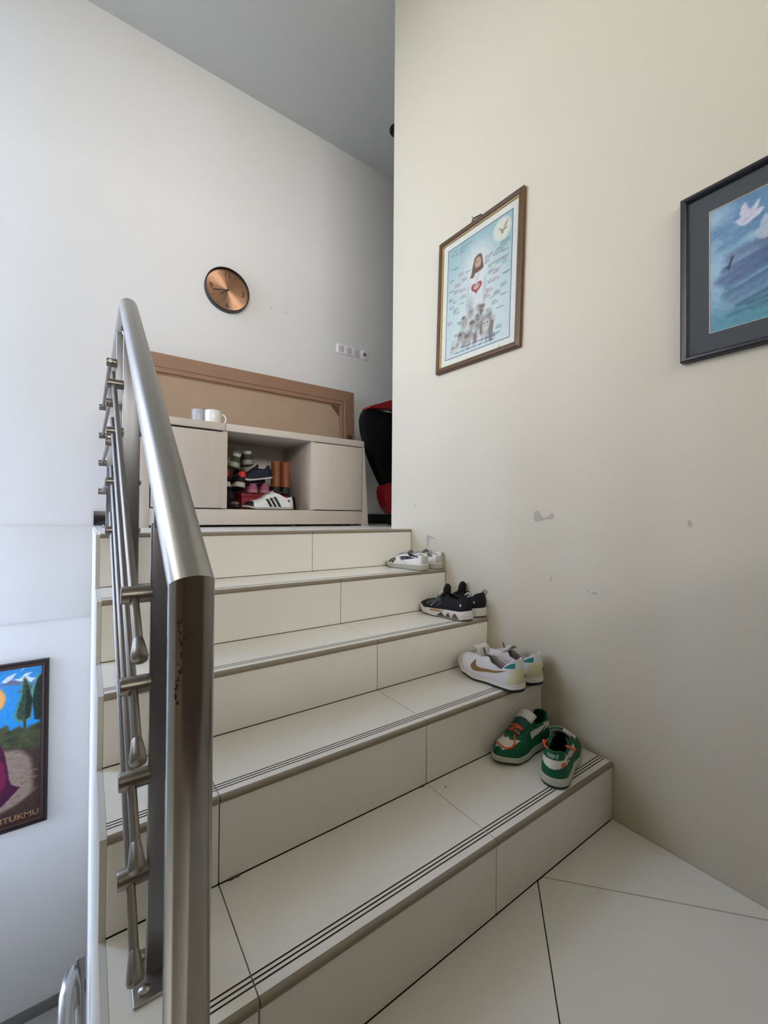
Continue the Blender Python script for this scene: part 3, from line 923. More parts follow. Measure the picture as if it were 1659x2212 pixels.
def stairwell_painting():
    x1, z0, z1 = -1.588, -.731, .174
    Wo, Ho = .70, z1 - z0
    rt = empty('framed_painting', label='dark framed painting with cypress trees and orange sun in the stairwell', cat='painting', matrix=wall_matrix('back', x1 - Wo / 2, (z0 + z1) / 2, 0.0, .001))
    wood = mat('dark_red_frame_wood', (64, 38, 32), .35, vary=.2, scale=18)
    edge = mat('near_black_frame_edge', (26, 20, 24), .4)
    moulding('frame', Wo, Ho, [(0, 0), (0, .022), (.003, .026), (.013, .026), (.016, .020), (.022, .023), (.029, .020), (.034, .010), (.034, 0)], [wood, edge], rt, mi=[1, 1, 1, 1, 0, 0, 0, 0, 0])
    W, H = Wo - .064, Ho - .064
    bm = bmesh.new(); bx(bm, -W / 2, W / 2, -H / 2, H / 2, .0005, .005)
    from_bm('stretcher_board', bm, mat('raw_canvas_back', (150, 135, 112), .9), rt)
    c = Canvas(300, 400, W, H, (50, 148, 226))
    rg = np.random.RandomState(11)
    def k(u): return 1 - (1 - u) * .7106
    def P(pts, col, soft=1, al=1.0): c.poly([(k(a), b) for a, b in pts], col, soft, al)
    def Ee(u, v, ru, rv, col, soft=.3, al=1.0, rot=0): c.ell(k(u), v, ru * .71, rv * .71, col, soft, al, rot)
    g = np.clip((c.v - .6) / .4, 0, 1)[..., None]
    c.a = np.array((44, 150, 226)) * (1 - g) + np.array((62, 148, 216)) * g
    P([(.2, .90), (.62, .905), (.66, .92), (.704, .938), (.75, .925), (.79, .905), (.84, .915), (.895, .885), (.94, .905), (1.0, .93), (1.0, .89), (.9, .87), (.8, .885), (.72, .895), (.64, .90), (.4, .87), (.2, .88)], (112, 120, 150), 1)
    P([(.62, .925), (.68, .955), (.764, .972), (.73, .945), (.72, .935), (.66, .915)], (222, 230, 244), 1)
    P([(.715, .93), (.79, .93), (.84, .958), (.91, .963), (.86, .94), (.90, .925), (.945, .92), (.895, .895), (.85, .915), (.80, .91), (.75, .925)], (224, 232, 246), 1)
    P([(.79, .975), (.83, .993), (.88, 1.0), (.83, 1.01)], (214, 228, 246), 1)
    Ee(.52, .815, .14, .16, (250, 170, 92), .08)
    Ee(.52, .815, .12, .14, (252, 186, 110), .4, .8)
    halo = [(.829, .945), (.80, .86), (.79, .79), (.735, .70), (.76, .655), (.835, .635), (.90, .66), (.92, .79), (.89, .87), (.86, .92)]
    P(halo, (98, 150, 122), 2, .9)
    P([(.99, .955), (.945, .925), (.905, .85), (.885, .80), (.90, .77), (.93, .80)], (110, 160, 130), 2, .9)
    t1 = [(.832, .932), (.818, .867), (.812, .798), (.760, .703), (.775, .669), (.835, .648), (.892, .669), (.912, .779), (.881, .853), (.851, .916)]
    P(t1, (62, 84, 66), 1)
    P([(.845, .93), (.85, .85), (.85, .78), (.845, .70), (.84, .655), (.892, .669), (.912, .779), (.881, .853)], (32, 46, 42), 1.5, .9)
    P([(1.02, .96), (.961, .918), (.929, .857), (.912, .773), (.925, .70), (.933, .646), (1.02, .63)], (38, 54, 46), 1)
    for i in range(26):
        Ee(rg.uniform(.78, .9), rg.uniform(.66, .9), .018, .012, (74, 98, 74) if rg.rand() < .5 else (34, 50, 44), .8, .5, rg.uniform(-1, 1))
    c.line((k(.842), .66), (k(.843), .58), .006, (64, 74, 58), 1)
    P([(.2, .64), (.55, .63), (.63, .631), (.66, .645), (.686, .637), (.711, .597), (.75, .615), (.80, .622), (.83, .60), (.858, .588), (.92, .61), (.967, .622), (1.02, .64), (1.02, .45), (.2, .47)], (78, 84, 56), 2)
    for i in range(60):
        Ee(rg.uniform(.3, 1), rg.uniform(.46, .6), .035, .024, (88, 92, 58) if rg.rand() < .4 else (44, 50, 42), .8, .55)
    P([(.2, .50), (.66, .495), (.8, .475), (1.02, .455), (1.02, .40), (.2, .40)], (46, 52, 44), 4, .8)
    # pale water between dark banks
    P([(.2, .47), (.66, .485), (.85, .462), (1.02, .45), (1.02, -.05), (.2, -.05)], (70, 52, 48), 1)
    P([(.3, .47), (.66, .48), (.80, .468), (.90, .40), (.92, .30), (.93, .18), (.86, .13), (.76, .085), (.64, .075), (.4, .05), (.3, .2)], (150, 130, 114), 5)
    for i in range(70):
        u, v = rg.uniform(.68, .94), rg.uniform(.1, .47)
        c.line((k(u), v), (k(u) + rg.uniform(.015, .05), v + rg.uniform(-.003, .005)), .0016, (172, 152, 134) if rg.rand() < .45 else (96, 76, 64), .6)
    P([(.2, .12), (.6, .085), (.76, .11), (.92, .16), (1.02, .2), (1.02, -.05), (.2, -.05)], (66, 48, 42), 4, .9)
    # magenta robe at the edge of the picture
    P([(.2, .56), (.55, .55), (.634, .51), (.665, .452), (.69, .36), (.703, .295), (.723, .256), (.765, .235), (.806, .225), (.77, .20), (.717, .17), (.641, .128), (.4, .08), (.2, .1)], (72, 20, 52), 1)
    P([(.3, .47), (.60, .44), (.655, .40), (.685, .31), (.67, .25), (.60, .20), (.3, .22)], (126, 30, 72), 3, .9)
    c.noise(3.0, 1, 2)
    c.build('canvas', -W / 2, -H / 2, .0058, M_CANVAS, rt)
    V, F = text_geo('UNTUKMU', .040, .0008)
    xs = [v[0] for v in V]
    V = [(v[0] * 1.12 - max(xs) * 1.12 + W / 2 - .006, v[1] - H / 2 + .026, .0066) for v in V]
    mesh('lettering', V, F, mat('tan_paint', (150, 112, 80), .6), rt)
stairwell_painting()

def clock():
    rt = empty('wall_clock', label='round copper faced wall clock with black rim', cat='clock', matrix=wall_matrix('back', -.640, 2.568, 0.0, .0))
    rim = mat('black_clock_rim', (24, 20, 20), .35)
    R = .150
    bm = bmesh.new()
    lathe_bm(bm, [(0, 0), (R, 0), (R, .038), (R - .002, .041), (R - .006, .041), (R - .0075, .038), (R - .0075, .020), (0, .020)], 72)
    from_bm('case', bm, rim, rt, smooth=True, sharp=30)
    face = bpy.data.materials.new('brushed_copper')
    face.use_nodes = True
    nt = face.node_tree
    b = nt.nodes['Principled BSDF']
    b.inputs['Base Color'].default_value = tuple(lin((190, 148, 120))) + (1,)
    b.inputs['Metallic'].default_value = 1.0
    b.inputs['Roughness'].default_value = .42
    b.inputs['Anisotropic'].default_value = .85
    tg = nt.nodes.new('ShaderNodeTangent')
    tg.direction_type = 'RADIAL'
    tg.axis = 'Z'
    nt.links.new(tg.outputs[0], b.inputs['Tangent'])
    bm = bmesh.new()
    bmesh.ops.create_circle(bm, cap_ends=True, cap_tris=True, segments=72, radius=R - .0078)
    bmesh.ops.translate(bm, verts=bm.verts, vec=(0, 0, .0208))
    from_bm('face', bm, face, rt)
    dark = mat('dark_clock_print', (58, 44, 36), .5)
    for n in range(12):
        a = math.radians(90 - 30 * n)
        if n % 3 == 0:
            V, F = text_geo(str(n if n else 12), .052, .0006)
            V = [(v[0] + .108 * math.cos(a), v[1] + .108 * math.sin(a), .0213) for v in V]
            mesh('numeral', V, F, dark, rt)
        else:
            c_, s_ = math.cos(a), math.sin(a)
            def pt(r, w): return (r * c_ - w * s_, r * s_ + w * c_, .0213)
            mesh('hour_mark', [pt(.104, -.0014), pt(.124, -.0014), pt(.124, .0014), pt(.104, .0014)], [(0, 1, 2, 3)], dark, rt)
    def hand(name, deg, l, w, z, tail=.012):
        a = math.radians(90 - deg)
        bm = bmesh.new()
        bx(bm, -tail, l, -w, w, z, z + .0015)
        bmesh.ops.rotate(bm, verts=bm.verts, cent=(0, 0, 0), matrix=Matrix.Rotation(a, 3, 'Z'))
        from_bm(name, bm, dark, rt)
    hand('hour_hand', 231, .062, .0024, .0235)
    hand('minute_hand', 257, .098, .0021, .0255)
    hand('second_hand', 198, .098, .0008, .0275, .02)
    bm = bmesh.new(); lathe_bm(bm, [(0, .030), (.005, .029), (.006, .026), (.006, .021)], 20)
    from_bm('hub', bm, dark, rt, smooth=True, sharp=40)
clock()

def switches():
    white = mat('white_switch_plastic', (244, 243, 246), .35)
    rock = mat('grey_rocker', (206, 202, 204), .35)
    rt = empty('light_switch', label='white triple light switch plate on the back wall', cat='switch', matrix=wall_matrix('back', .354, 2.381))
    bm = bmesh.new(); bx(bm, -.112, .112, -.037, .037, 0, .009, bev=.003)
    from_bm('plate', bm, white, rt, smooth=True, sharp=35)
    for i in range(3):
        x = -.073 + .073 * i
        bm = bmesh.new(); bx(bm, x - .026, x + .026, -.027, .027, .0085, .0125, bev=.002)
        from_bm('rocker', bm, rock, rt, smooth=True, sharp=35)
    rs = empty('wall_socket', label='single white wall socket beside the triple light switch', cat='socket', matrix=wall_matrix('back', .517, 2.380))
    bm = bmesh.new(); bx(bm, -.039, .039, -.037, .037, 0, .009, bev=.003)
    from_bm('plate', bm, white, rs, smooth=True, sharp=35)
    bm = bmesh.new(); lathe_bm(bm, [(.026, .0085), (.026, .0110), (.0225, .0110), (.0215, .0092), (0, .0092)], 32)
    from_bm('socket_well', bm, rock, rs, smooth=True, sharp=30)
    bm = bmesh.new(); lathe_bm(bm, [(.0105, .0094), (.0095, .0112), (0, .0112)], 20, center=(0, .004, 0))
    from_bm('dark_hole', bm, mat('dark_hole', (24, 22, 20), .8), rs)
switches()

def scuffs():
    sm = mat('grey_scuff', (178, 172, 157), .8, vary=.06, scale=40)
    rg = random.Random(3)
    shapes = [((.300, 1.012), (.285, 1.02), (.272, 1.008), (.268, .995), (.245, .992), (.232, 1.004), (.222, 1.010), (.213, .995), (.222, .986), (.250, .984), (.275, .977), (.296, .975), (.303, .99))]
    for (y, z, a, b) in ((.227, .762, .004, .012), (.06, .733, .010, .006), (.085, .736, .006, .004), (-.217, .976, .006, .012), (1.03, 1.05, .005, .010), (.115, 1.02, .002, .002)):
        shapes.append(tuple((y + a * math.cos(t * math.pi / 4) * rg.uniform(.6, 1.1), z + b * math.sin(t * math.pi / 4) * rg.uniform(.6, 1.1)) for t in range(8)))
    shapes.append(((.935, .890), (.928, .897), (.90, .893), (.87, .882), (.862, .876), (.885, .880), (.908, .878), (.915, .862), (.918, .838), (.928, .836), (.932, .865)))
    for s in shapes:
        bm = bmesh.new()
        prism(bm, list(s), -.0008, .0002)
        from_bm('scuff_mark', bm, sm, WALL_RIGHT)
scuffs()

# ------------------------------------------------------------------ landing: cabinet, leaning frame, cups, seat
M_LAM = mat('pale_wood_laminate', (203, 193, 183), .5, vary=.07, scale=6, stretch=(9, 9, .7))
M_LAMH = mat('pale_wood_laminate_level', (204, 195, 185), .5, vary=.06, scale=6, stretch=(.8, 9, 9))
CF, CB = 1.75, 2.195      # cabinet front and back
def cabinet():
    zf = Z[5]
    rt = empty('shoe_cabinet', (-.52, CF, zf), 'pale wood shoe cabinet with an open middle compartment on the landing', 'cabinet')
    off = (-.52, CF, zf)
    def b(name, d, m=M_LAM, par=rt, bev=.002): return box(name, d, m, par, bev, off)
    bm = bmesh.new()
    prism(bm, [(.126, zf), (.176, zf), (.140, 1.467), (.126, 1.467)], CF, CB, axis='y')
    from_bm('side_panel', bm, M_LAM, rt, off=off)
    b('side_panel', (-1.215, -1.165, CF, CB, zf, 1.467))
    b('divider', (-.806, -.780, CF + .004, CB - .012, 1.026, 1.467))
    b('divider', (-.262, -.236, CF + .004, CB - .012, 1.026, 1.467))
    b('top_panel', (-1.225, -.793, CF - .006, CB, 1.467, 1.508), M_LAMH)
    b('top_panel', (-.790, .134, CF - .006, CB, 1.467, 1.508), M_LAMH)
    b('bottom_rail', (-1.165, .126, CF + .001, CF + .022, zf + .012, 1.024), M_LAMH)
    b('bottom_shelf', (-1.165, .126, CF + .022, CB - .010, 1.004, 1.0255), M_LAMH, bev=0)
    b('back_panel', (-1.165, .126, CB - .010, CB, zf, 1.467), M_LAM, bev=0)
    b('door', (-1.160, -.783, CF - .012, CF + .004, 1.030, 1.456))
    b('door', (-.259, .122, CF + .000, CF + .016, 1.030, 1.462))
    black = mat('black_cabinet_foot', (22, 20, 20), .5)
    for x in (-1.1, -.375, .05):
        bm = bmesh.new()
        lathe_bm(bm, [(0, 0), (.011, .001), (.012, .006), (.009, .013), (0, .0135)], 16, center=(x, CF + .006, zf))
        from_bm('foot', bm, black, rt, off=off, smooth=True, sharp=40)
cabinet()

def leaning_frame():
    x0, x1, z0, z1 = -1.215, .372, Z[5], 2.013
    lean = math.atan2(.045, z1 - z0)
    M = Matrix(((1, 0, 0, (x0 + x1) / 2), (0, 0, -1, 2.322), (0, 1, 0, z0), (0, 0, 0, 1)))
    M = Matrix.Translation((0, -.052, 0)) @ M @ Matrix.Rotation(-lean, 4, 'X')
    rt = empty('leaning_frame_back', label='large wooden frame seen from the back, leaning on the wall behind the shoe cabinet', cat='frame', matrix=M)
    wood = mat('plain_brown_wood', (148, 114, 90), .6, vary=.14, scale=5, stretch=(1.5, 8, 8))
    woodv = mat('plain_brown_wood_upright', (140, 106, 82), .6, vary=.14, scale=5, stretch=(8, 1.5, 8))
    hb = mat('brown_hardboard', (172, 148, 124), .8, vary=.06, scale=10)
    w, h = x1 - x0, z1 - z0
    s = .128
    def rail(name, prof, a0, a1, rot, m):
        """prof (inset, height) from the outer edge in; mitred ends"""
        V, F = [], []
        n = len(prof)
        for d, z in prof: V.append((a0 + d, -d, z))
        for d, z in prof: V.append((a1 - d, -d, z))
        for i in range(n):
            j = (i + 1) % n
            F.append((i, j, n + j, n + i))
        F.append(tuple(range(n))); F.append(tuple(range(2 * n - 1, n - 1, -1)))
        bm = bmesh.new()
        bv = [bm.verts.new(v) for v in V]
        for f in F: bm.faces.new([bv[i] for i in f])
        bmesh.ops.transform(bm, verts=bm.verts, matrix=rot)
        from_bm(name, bm, m, rt)
    prof = [(0, 0), (0, .034), (.086, .034), (.089, .028), (.117, .027), (.120, .012), (s, .012), (s, 0)]
    Tm = lambda x, y, r: Matrix.Translation((x, y, 0)) @ Matrix.Rotation(math.radians(r), 4, 'Z')
    rail('top_rail', prof, -w / 2, w / 2, Tm(0, h, 0), wood)
    rail('bottom_rail', prof, -w / 2, w / 2, Tm(0, 0, 180), wood)
    rail('stile', prof, -h / 2, h / 2, Tm(w / 2, h / 2, -90), woodv)
    rail('stile', prof, -h / 2, h / 2, Tm(-w / 2, h / 2, 90), woodv)
    bm = bmesh.new(); bx(bm, -w / 2 + s - .01, w / 2 - s + .01, s - .01, h - s + .01, .003, .007)
    from_bm('hardboard_panel', bm, hb, rt)
    dk = mat('dark_brown_gusset', (104, 74, 50), .7)
    for sx in (1,):
        bm = bmesh.new()
        q = [(sx * (w / 2 - s), h - s), (sx * (w / 2 - s), h - s - .085), (sx * (w / 2 - s - .075), h - s)]
        prism(bm, q, .007, .012, axis='z')
        from_bm('corner_gusset', bm, dk, rt)
    bm = bmesh.new()
    lathe_bm(bm, [(0, .0345), (.018, .0342), (.024, .034)], 14, center=(w / 2 - .045, .71, 0))
    from_bm('knot', bm, mat('dark_knot', (84, 56, 38), .7), rt)
    bm = bmesh.new()
    lathe_bm(bm, [(0, .0074), (.010, .0072), (.013, .007)], 12, center=(-.66, .87, 0))
    from_bm('knot', bm, mat('stain_spot', (140, 108, 80), .8), rt)
leaning_frame()

def cup(name, x, y, z, r, h, m, label, handle=None):
    rt = empty(name, (x, y, z), label, 'mug' if handle is not None else 'cup')
    bm = bmesh.new()
    t = .004
    lathe_bm(bm, [(0, 0), (r * .86, 0), (r * .92, .003), (r * .97, .02), (r, h * .6), (r, h - .002), (r - t / 2, h), (r - t, h - .002), (r - t, h * .5), (r * .85, .010), (0, .008)], 40)
    from_bm('body', bm, m, rt, smooth=True, sharp=60)
    if handle is not None:
        bm = bmesh.new()
        pts = []
        for i in range(11):
            a = math.radians(-80 + 160 * i / 10)
            rr = r - .003 + .026 * max(0, math.cos(a)) + .002
            pts.append((rr * math.cos(handle), rr * math.sin(handle), h * .48 + h * .33 * math.sin(a)))
        tube_bm(bm, pts, .0055, 12)
        from_bm('handle', bm, m, rt, smooth=True, sharp=60)
cup('mug', -.833, 1.865, 1.508, .0445, .088, mat('white_glazed_mug', (232, 231, 226), .2), 'white mug with its handle to the right, front of the two cups on the cabinet', handle=-.35)
cup('cup', -.893, 1.945, 1.508, .040, .100, mat('pale_grey_cup', (176, 176, 176), .3), 'pale grey cup half hidden behind the white mug')

def low_seat():
    zf = Z[5]
    X, Y = .455, 1.80
    rt = empty('low_seat', (X, Y + .15, zf), 'black low seat with red edging standing behind the wall corner', 'seat')
    off = (X, Y + .15, zf)
    blk = mat('black_seat_fabric', (7, 7, 8), .85, spec=.2)
    red = mat('red_seat_vinyl', (150, 16, 30), .4)
    half = [(.225, 1.775), (.252, 1.735), (.264, 1.69), (.262, 1.62), (.235, 1.50), (.187, 1.375), (.129, 1.258), (.080, 1.173), (.05, 1.12)]
    def ybk(z, back): return Y + .03 + (z - 1.1) * .10 + back
    def section(inset, top):
        L = [(X - max(.02, a - inset), z) for a, z in half]
        Rr = [(X + max(.02, a - inset), z) for a, z in reversed(half)]
        return L + Rr
    bm = bmesh.new()
    rings = []
    for ins, dy in ((.03, -.045), (.008, -.036), (0, -.015), (0, .02), (.012, .04), (.04, .048)):
        rings.append([bm.verts.new((x, ybk(z, dy), z)) for x, z in section(ins, 0)])
    n = len(rings[0])
    for a, b in zip(rings, rings[1:]):
        for i in range(n):
            bm.faces.new((a[i], a[(i + 1) % n], b[(i + 1) % n], b[i]))
    bm.faces.new(rings[0]); bm.faces.new(rings[-1][::-1])
    from_bm('backrest', bm, blk, rt, smooth=True, sharp=40, off=off)
    bm = bmesh.new()
    prism(bm, [(X - .228, 1.772), (X - .232, 1.782), (X, 1.872), (X + .232, 1.782), (X + .228, 1.772), (X, 1.80)], Y + .01, Y + .11, axis='y')
    from_bm('red_top_edge', bm, red, rt, off=off)
    bm = bmesh.new()
    prof = [(0, 1.005), (.05, 1.012), (.095, 1.06), (.122, 1.12), (.130, 1.17), (.118, 1.215), (.08, 1.235), (0, 1.24)]
    poly = [(X - a, z) for a, z in prof] + [(X + a, z) for a, z in reversed(prof[1:-1])]
    prism(bm, poly, Y - .03, Y + .07, axis='y')
    from_bm('seat_cushion', bm, red, rt, off=off)
    bm = bmesh.new()
    bmesh.ops.create_icosphere(bm, subdivisions=2, radius=.012, matrix=Matrix.Translation((.352, ybk(1.69, -.036), 1.69)))
    from_bm('button', bm, mat('dark_button', (4, 4, 4), .6), rt, off=off, smooth=True)
    leg = mat('dark_seat_leg', (26, 26, 28), .5)
    for sx in (-.01, .09):
        for sy in (.0, .06):
            bm = bmesh.new()
            tube_bm(bm, [(X + sx * 1.3, Y + sy, zf), (X + sx, Y + sy, 1.05)], .014, 12)
            from_bm('leg', bm, leg, rt, off=off, smooth=True, sharp=40)
low_seat()

def ceiling_fitting():
    rt = empty('ceiling_fitting', (.545, 1.93, ZC), 'small dark ceiling fitting just peeking past the top of the wall corner', 'lamp')
    dk = mat('dark_fitting', (20, 20, 22), .5)
    bm = bmesh.new(); lathe_bm(bm, [(0, 0), (.064, 0), (.064, -.010), (.045, -.014), (.042, -.036), (.034, -.040), (.032, -.030), (0, -.030)], 28)
    from_bm('housing', bm, dk, rt, smooth=True, sharp=35)
    bm = bmesh.new(); lathe_bm(bm, [(0, -.0305), (.031, -.0305), (.031, -.0340), (0, -.0360)], 24)
    from_bm('lens', bm, mat('frosted_lens', (190, 190, 186), .4), rt, smooth=True, sharp=35)
ceiling_fitting()

# ------------------------------------------------------------------ shoes
def lerp(P, t):
    if t <= P[0][0]: return P[0][1]
    for (a, va), (b, vb) in zip(P, P[1:]):
        if t <= b:
            k = (t - a) / (b - a)
            k = k * k * (3 - 2 * k)
            return va + (vb - va) * k
    return P[-1][1]

def shoe_geo(sp, nu, nv):
    """upper of a shoe in its own axes: heel at x=0, toe at x=L, y to its left, z up. sp holds the profiles over u=x/L."""
    L = sp['L']; side = sp['side']                       # side +1: a left shoe (outer flank at +y)
    def width(u):
        w = lerp(sp['w'], u)
        h = min(1.0, u / .13); t = min(1.0, (1 - u) / .26)
        return w * math.sqrt(max(0.0, 1 - (1 - h) ** 2)) * max(0.0, 1 - (1 - t) ** 2.4) ** .5
    def mid(u): return -side * .010 * max(0, (u - .35)) / .65
    def zb(u): return lerp(sp['zb'], u)
    def zs(u): return zb(u) + lerp(sp['ts'], u)
    def ze(u): return lerp(sp['ze'], u)
    ua, ut = sp['ua'], sp['ut']
    def ye(u):
        if u <= ua: c = sp.get('open', .74) * width(u)
        elif u <= ut: c = None
        else: return 0.0
        slit = lerp([(0, sp['slit']), (ua, sp['slit']), (ut - .03, sp['slit'] * .8), (ut, 0.0)], u)
        if c is None:
            k = min(1, (u - ua) / .10)
            k = k * k * (3 - 2 * k)
            return (sp.get('open', .74) * width(ua)) * (1 - k) + slit * k
        return c
    us = [.5 - .5 * math.cos(math.pi * i / nu) for i in range(nu + 1)]
    return dict(width=width, mid=mid, zb=zb, zs=zs, ze=ze, ye=ye, us=us, L=L, ut=ut, ua=ua)

def build_shoe(name, label, sp, M, group=None, nu=90, nv=30, paint=None, cat='shoe', inner=(40, 38, 38)):
    g = shoe_geo(sp, nu, nv)
    L, side = sp['L'], sp['side']
    rt = empty(name, label=label, cat=cat, group=group, matrix=M)
    rgh = sp.get('rough', .6)
    M_UP = mat_vcol(name + '_upper', rgh, .35)
    M_IN = mat(name + '_lining', inner, .9)
    V, F, meta = [], [], []
    idx = {}
    for i, u in enumerate(g['us']):
        w, y0, z0, yeu, zeu = g['width'](u), g['mid'](u), g['zs'](u) - .003, g['ye'](u), g['ze'](u)
        zeu = max(zeu, z0 + .004)
        lean = sp.get('lean', .008) * max(0, 1 - u / .25) ** 2
        close = yeu <= 1e-6
        k2 = .55 if close else (.04 + .5 * min(1, max(0, (u - g['ua']) / .16)))
        for sg in (1, -1):
            p0 = (sg * w, z0); p3 = (sg * yeu, zeu)
            p1 = (sg * w * 1.05, z0 + .55 * (zeu - z0)); p2 = (sg * (yeu + k2 * (w - yeu)), zeu - (0 if k2 > .3 else .25 * (zeu - z0)) )
            for j in range(nv + 1):
                t = j / nv
                b0, b1, b2, b3 = (1 - t) ** 3, 3 * t * (1 - t) ** 2, 3 * t * t * (1 - t), t ** 3
                y = b0 * p0[0] + b1 * p1[0] + b2 * p2[0] + b3 * p3[0]
                z = b0 * p0[1] + b1 * p1[1] + b2 * p2[1] + b3 * p3[1]
                hgt = (z - z0) / max(.02, zeu - z0)
                x = u * L + lean * hgt
                # a soft heel bulge
                x -= sp.get('bulge', .004) * math.sin(math.pi * min(1, hgt)) * max(0, 1 - u / .1)
                if u > .8: x -= .010 * hgt * ((u - .8) / .2) ** 2
                idx[(i, sg, j)] = len(V)
                V.append((x, y + y0, z)); meta.append((u, sg, t, z))
    for i in range(nu):
        for sg in (1, -1):
            for j in range(nv):
                a, b, c, d = idx[(i, sg, j)], idx[(i + 1, sg, j)], idx[(i + 1, sg, j + 1)], idx[(i, sg, j + 1)]
                F.append((a, b, c, d) if sg < 0 else (a, d, c, b))
    cols = np.zeros((len(V), 3))
    base = sp['color']
    for n_, (u, sg, t, z) in enumerate(meta):
        c = paint(u, sg * side, z, t) if paint else None
        cols[n_] = base if c is None else c
    me_o = mesh('upper', V, F, [M_UP, M_IN], rt, smooth=True, colors=cols)
    bm = bmesh.new(); bm.from_mesh(me_o.data)
    bmesh.ops.remove_doubles(bm, verts=bm.verts, dist=.00012)
    bmesh.ops.recalc_face_normals(bm, faces=bm.faces)
    # the shell is open at the collar: make sure normals look outwards
    bm.faces.ensure_lookup_table()
    tot = sum((f.normal.y * (f.calc_center_median().y - g['mid'](max(0, min(1, f.calc_center_median().x / L))))) for f in bm.faces)
    if tot < 0: bmesh.ops.reverse_faces(bm, faces=bm.faces)
    bvh = BVHTree.FromBMesh(bm)
    bm.to_mesh(me_o.data); bm.free()
    so = me_o.modifiers.new('shell', 'SOLIDIFY')
    so.thickness = sp.get('thick', .005); so.offset = -1; so.material_offset = 1; so.material_offset_rim = 0
    # sole: rings of the outline
    def outline(off, n=64):
        P = []
        uu = [.5 - .5 * math.cos(math.pi * i / n) for i in range(n + 1)]
        for sg in (1, -1):
            for u in (uu if sg > 0 else uu[::-1][1:-1]):
                w = g['width'](u)
                ex = u * L + off * math.copysign(1, u - .5) * (abs(2 * u - 1) ** 6)
                P.append((ex, g['mid'](u) + sg * (w + off * (1 - abs(2 * u - 1) ** 10)), u))
        return P
    def sole_part(nm, levels, m, mi=None):
        """levels: (outward offset, fraction of the sole height)"""
        bm = bmesh.new()
        rings = []
        for off, fr in levels:
            rings.append([bm.verts.new((x, y, g['zb'](u) + (g['zs'](u) - g['zb'](u)) * fr)) for x, y, u in outline(off)])
        n = len(rings[0])
        for a, b in zip(rings, rings[1:]):
            for i in range(n):
                bm.faces.new((a[i], a[(i + 1) % n], b[(i + 1) % n], b[i]))
        h = n // 2
        for r in (rings[0], rings[-1]):
            for i in range(h):
                a, b = r[i], r[i + 1]
                c, d = r[(n - i - 1) % n], r[(n - i) % n]
                vs = []
                for v in (a, b, c, d):
                    if v not in vs: vs.append(v)
                if len(vs) > 2: bm.faces.new(vs)
        return from_bm(nm, bm, m, rt, smooth=True, sharp=45)
    mo, os_ = sp['sole'], sp['outsole']
    fl = sp.get('flare', .004)
    f0 = sp.get('outfrac', .2)
    sole_part('outsole', [(fl - .004, 0), (fl - .001, f0 * .5), (fl - .001, f0)], mat(name + '_outsole', os_, .6))
    midp = sole_part('midsole', [(fl - .0005, f0), (fl, f0 + .1), (fl - .0005, .55), (fl - .001, .92), (fl - .004, 1.0)], mat(name + '_midsole', mo, .6, vary=.06, scale=40))
    bm = bmesh.new(); bm.from_mesh(midp.data); bvs = BVHTree.FromBMesh(bm); bm.free()
    # insole
    bm = bmesh.new()
    P = outline(-.006)
    n = len(P); vv = [bm.verts.new((x, y, g['zs'](u) + .001)) for x, y, u in P]
    for i in range(n // 2):
        vs = []
        for v in (vv[i], vv[i + 1], vv[(n - i - 1) % n], vv[(n - i) % n]):
            if v not in vs: vs.append(v)
        if len(vs) > 2: bm.faces.new(vs)
    from_bm('insole', bm, M_IN, rt)
    # tongue
    tg = sp.get('tongue')
    if tg:
        V, F = [], []
        path = tg['path']
        nn = 14
        for i in range(nn + 1):
            s = i / nn
            u = lerp([(k / (len(path) - 1), p[0]) for k, p in enumerate(path)], s)
            z = lerp([(k / (len(path) - 1), p[1]) for k, p in enumerate(path)], s)
            hw = lerp(tg['hw'], s)
            for j in range(9):
                q = -1 + j / 4
                V.append((u * L, g['mid'](u) + hw * q, z - tg.get('sag', .012) * q * q))
        for i in range(nn):
            for j in range(8):
                F.append((i * 9 + j, i * 9 + j + 1, (i + 1) * 9 + j + 1, (i + 1) * 9 + j))
        to = mesh('tongue', V, F, mat(name + '_tongue', tg['color'], .8), rt, smooth=True)
        so = to.modifiers.new('shell', 'SOLIDIFY'); so.thickness = tg.get('thick', .006); so.offset = 0
        if tg.get('tip'):
            k0 = tg['tip_from']
            mp = {v: i for i, v in enumerate(range(k0 * 9, (nn + 1) * 9))}
            V2 = [V[v] for v in mp]
            tp = mesh('tongue_tip', V2, [tuple(mp[i] for i in f) for f in F if all(i in mp for i in f)], mat(name + '_tongue_tip', tg['tip'], .7), rt, smooth=True)
            so = tp.modifiers.new('shell', 'SOLIDIFY'); so.thickness = tg.get('thick', .006) + .002; so.offset = 0
    # laces
    lc = sp.get('laces')
    if lc:
        bm = bmesh.new()
        n = lc['n']; u0, u1 = lc['u']
        r = lc.get('r', .0022)
        prev = None
        for i in range(n):
            u = u0 + (u1 - u0) * i / (n - 1)
            yy = g['ye'](u) + .007
            z = g['ze'](u) + .002
            y0 = g['mid'](u)
            pts = [(u * L, y0 - yy, z - .002), (u * L + .001, y0 - yy * .5, z + .003), (u * L, y0, z + .005), (u * L + .001, y0 + yy * .5, z + .003), (u * L, y0 + yy, z - .002)]
            tube_bm(bm, pts, r, 8)
            if prev and lc.get('cross', True):
                tube_bm(bm, [prev[0], ((prev[0][0] + u * L) / 2, y0, z + .001), pts[-1]], r, 8)
            prev = pts
        from_bm('laces', bm, mat(name + '_laces', lc['color'], .8), rt, smooth=True, sharp=50)
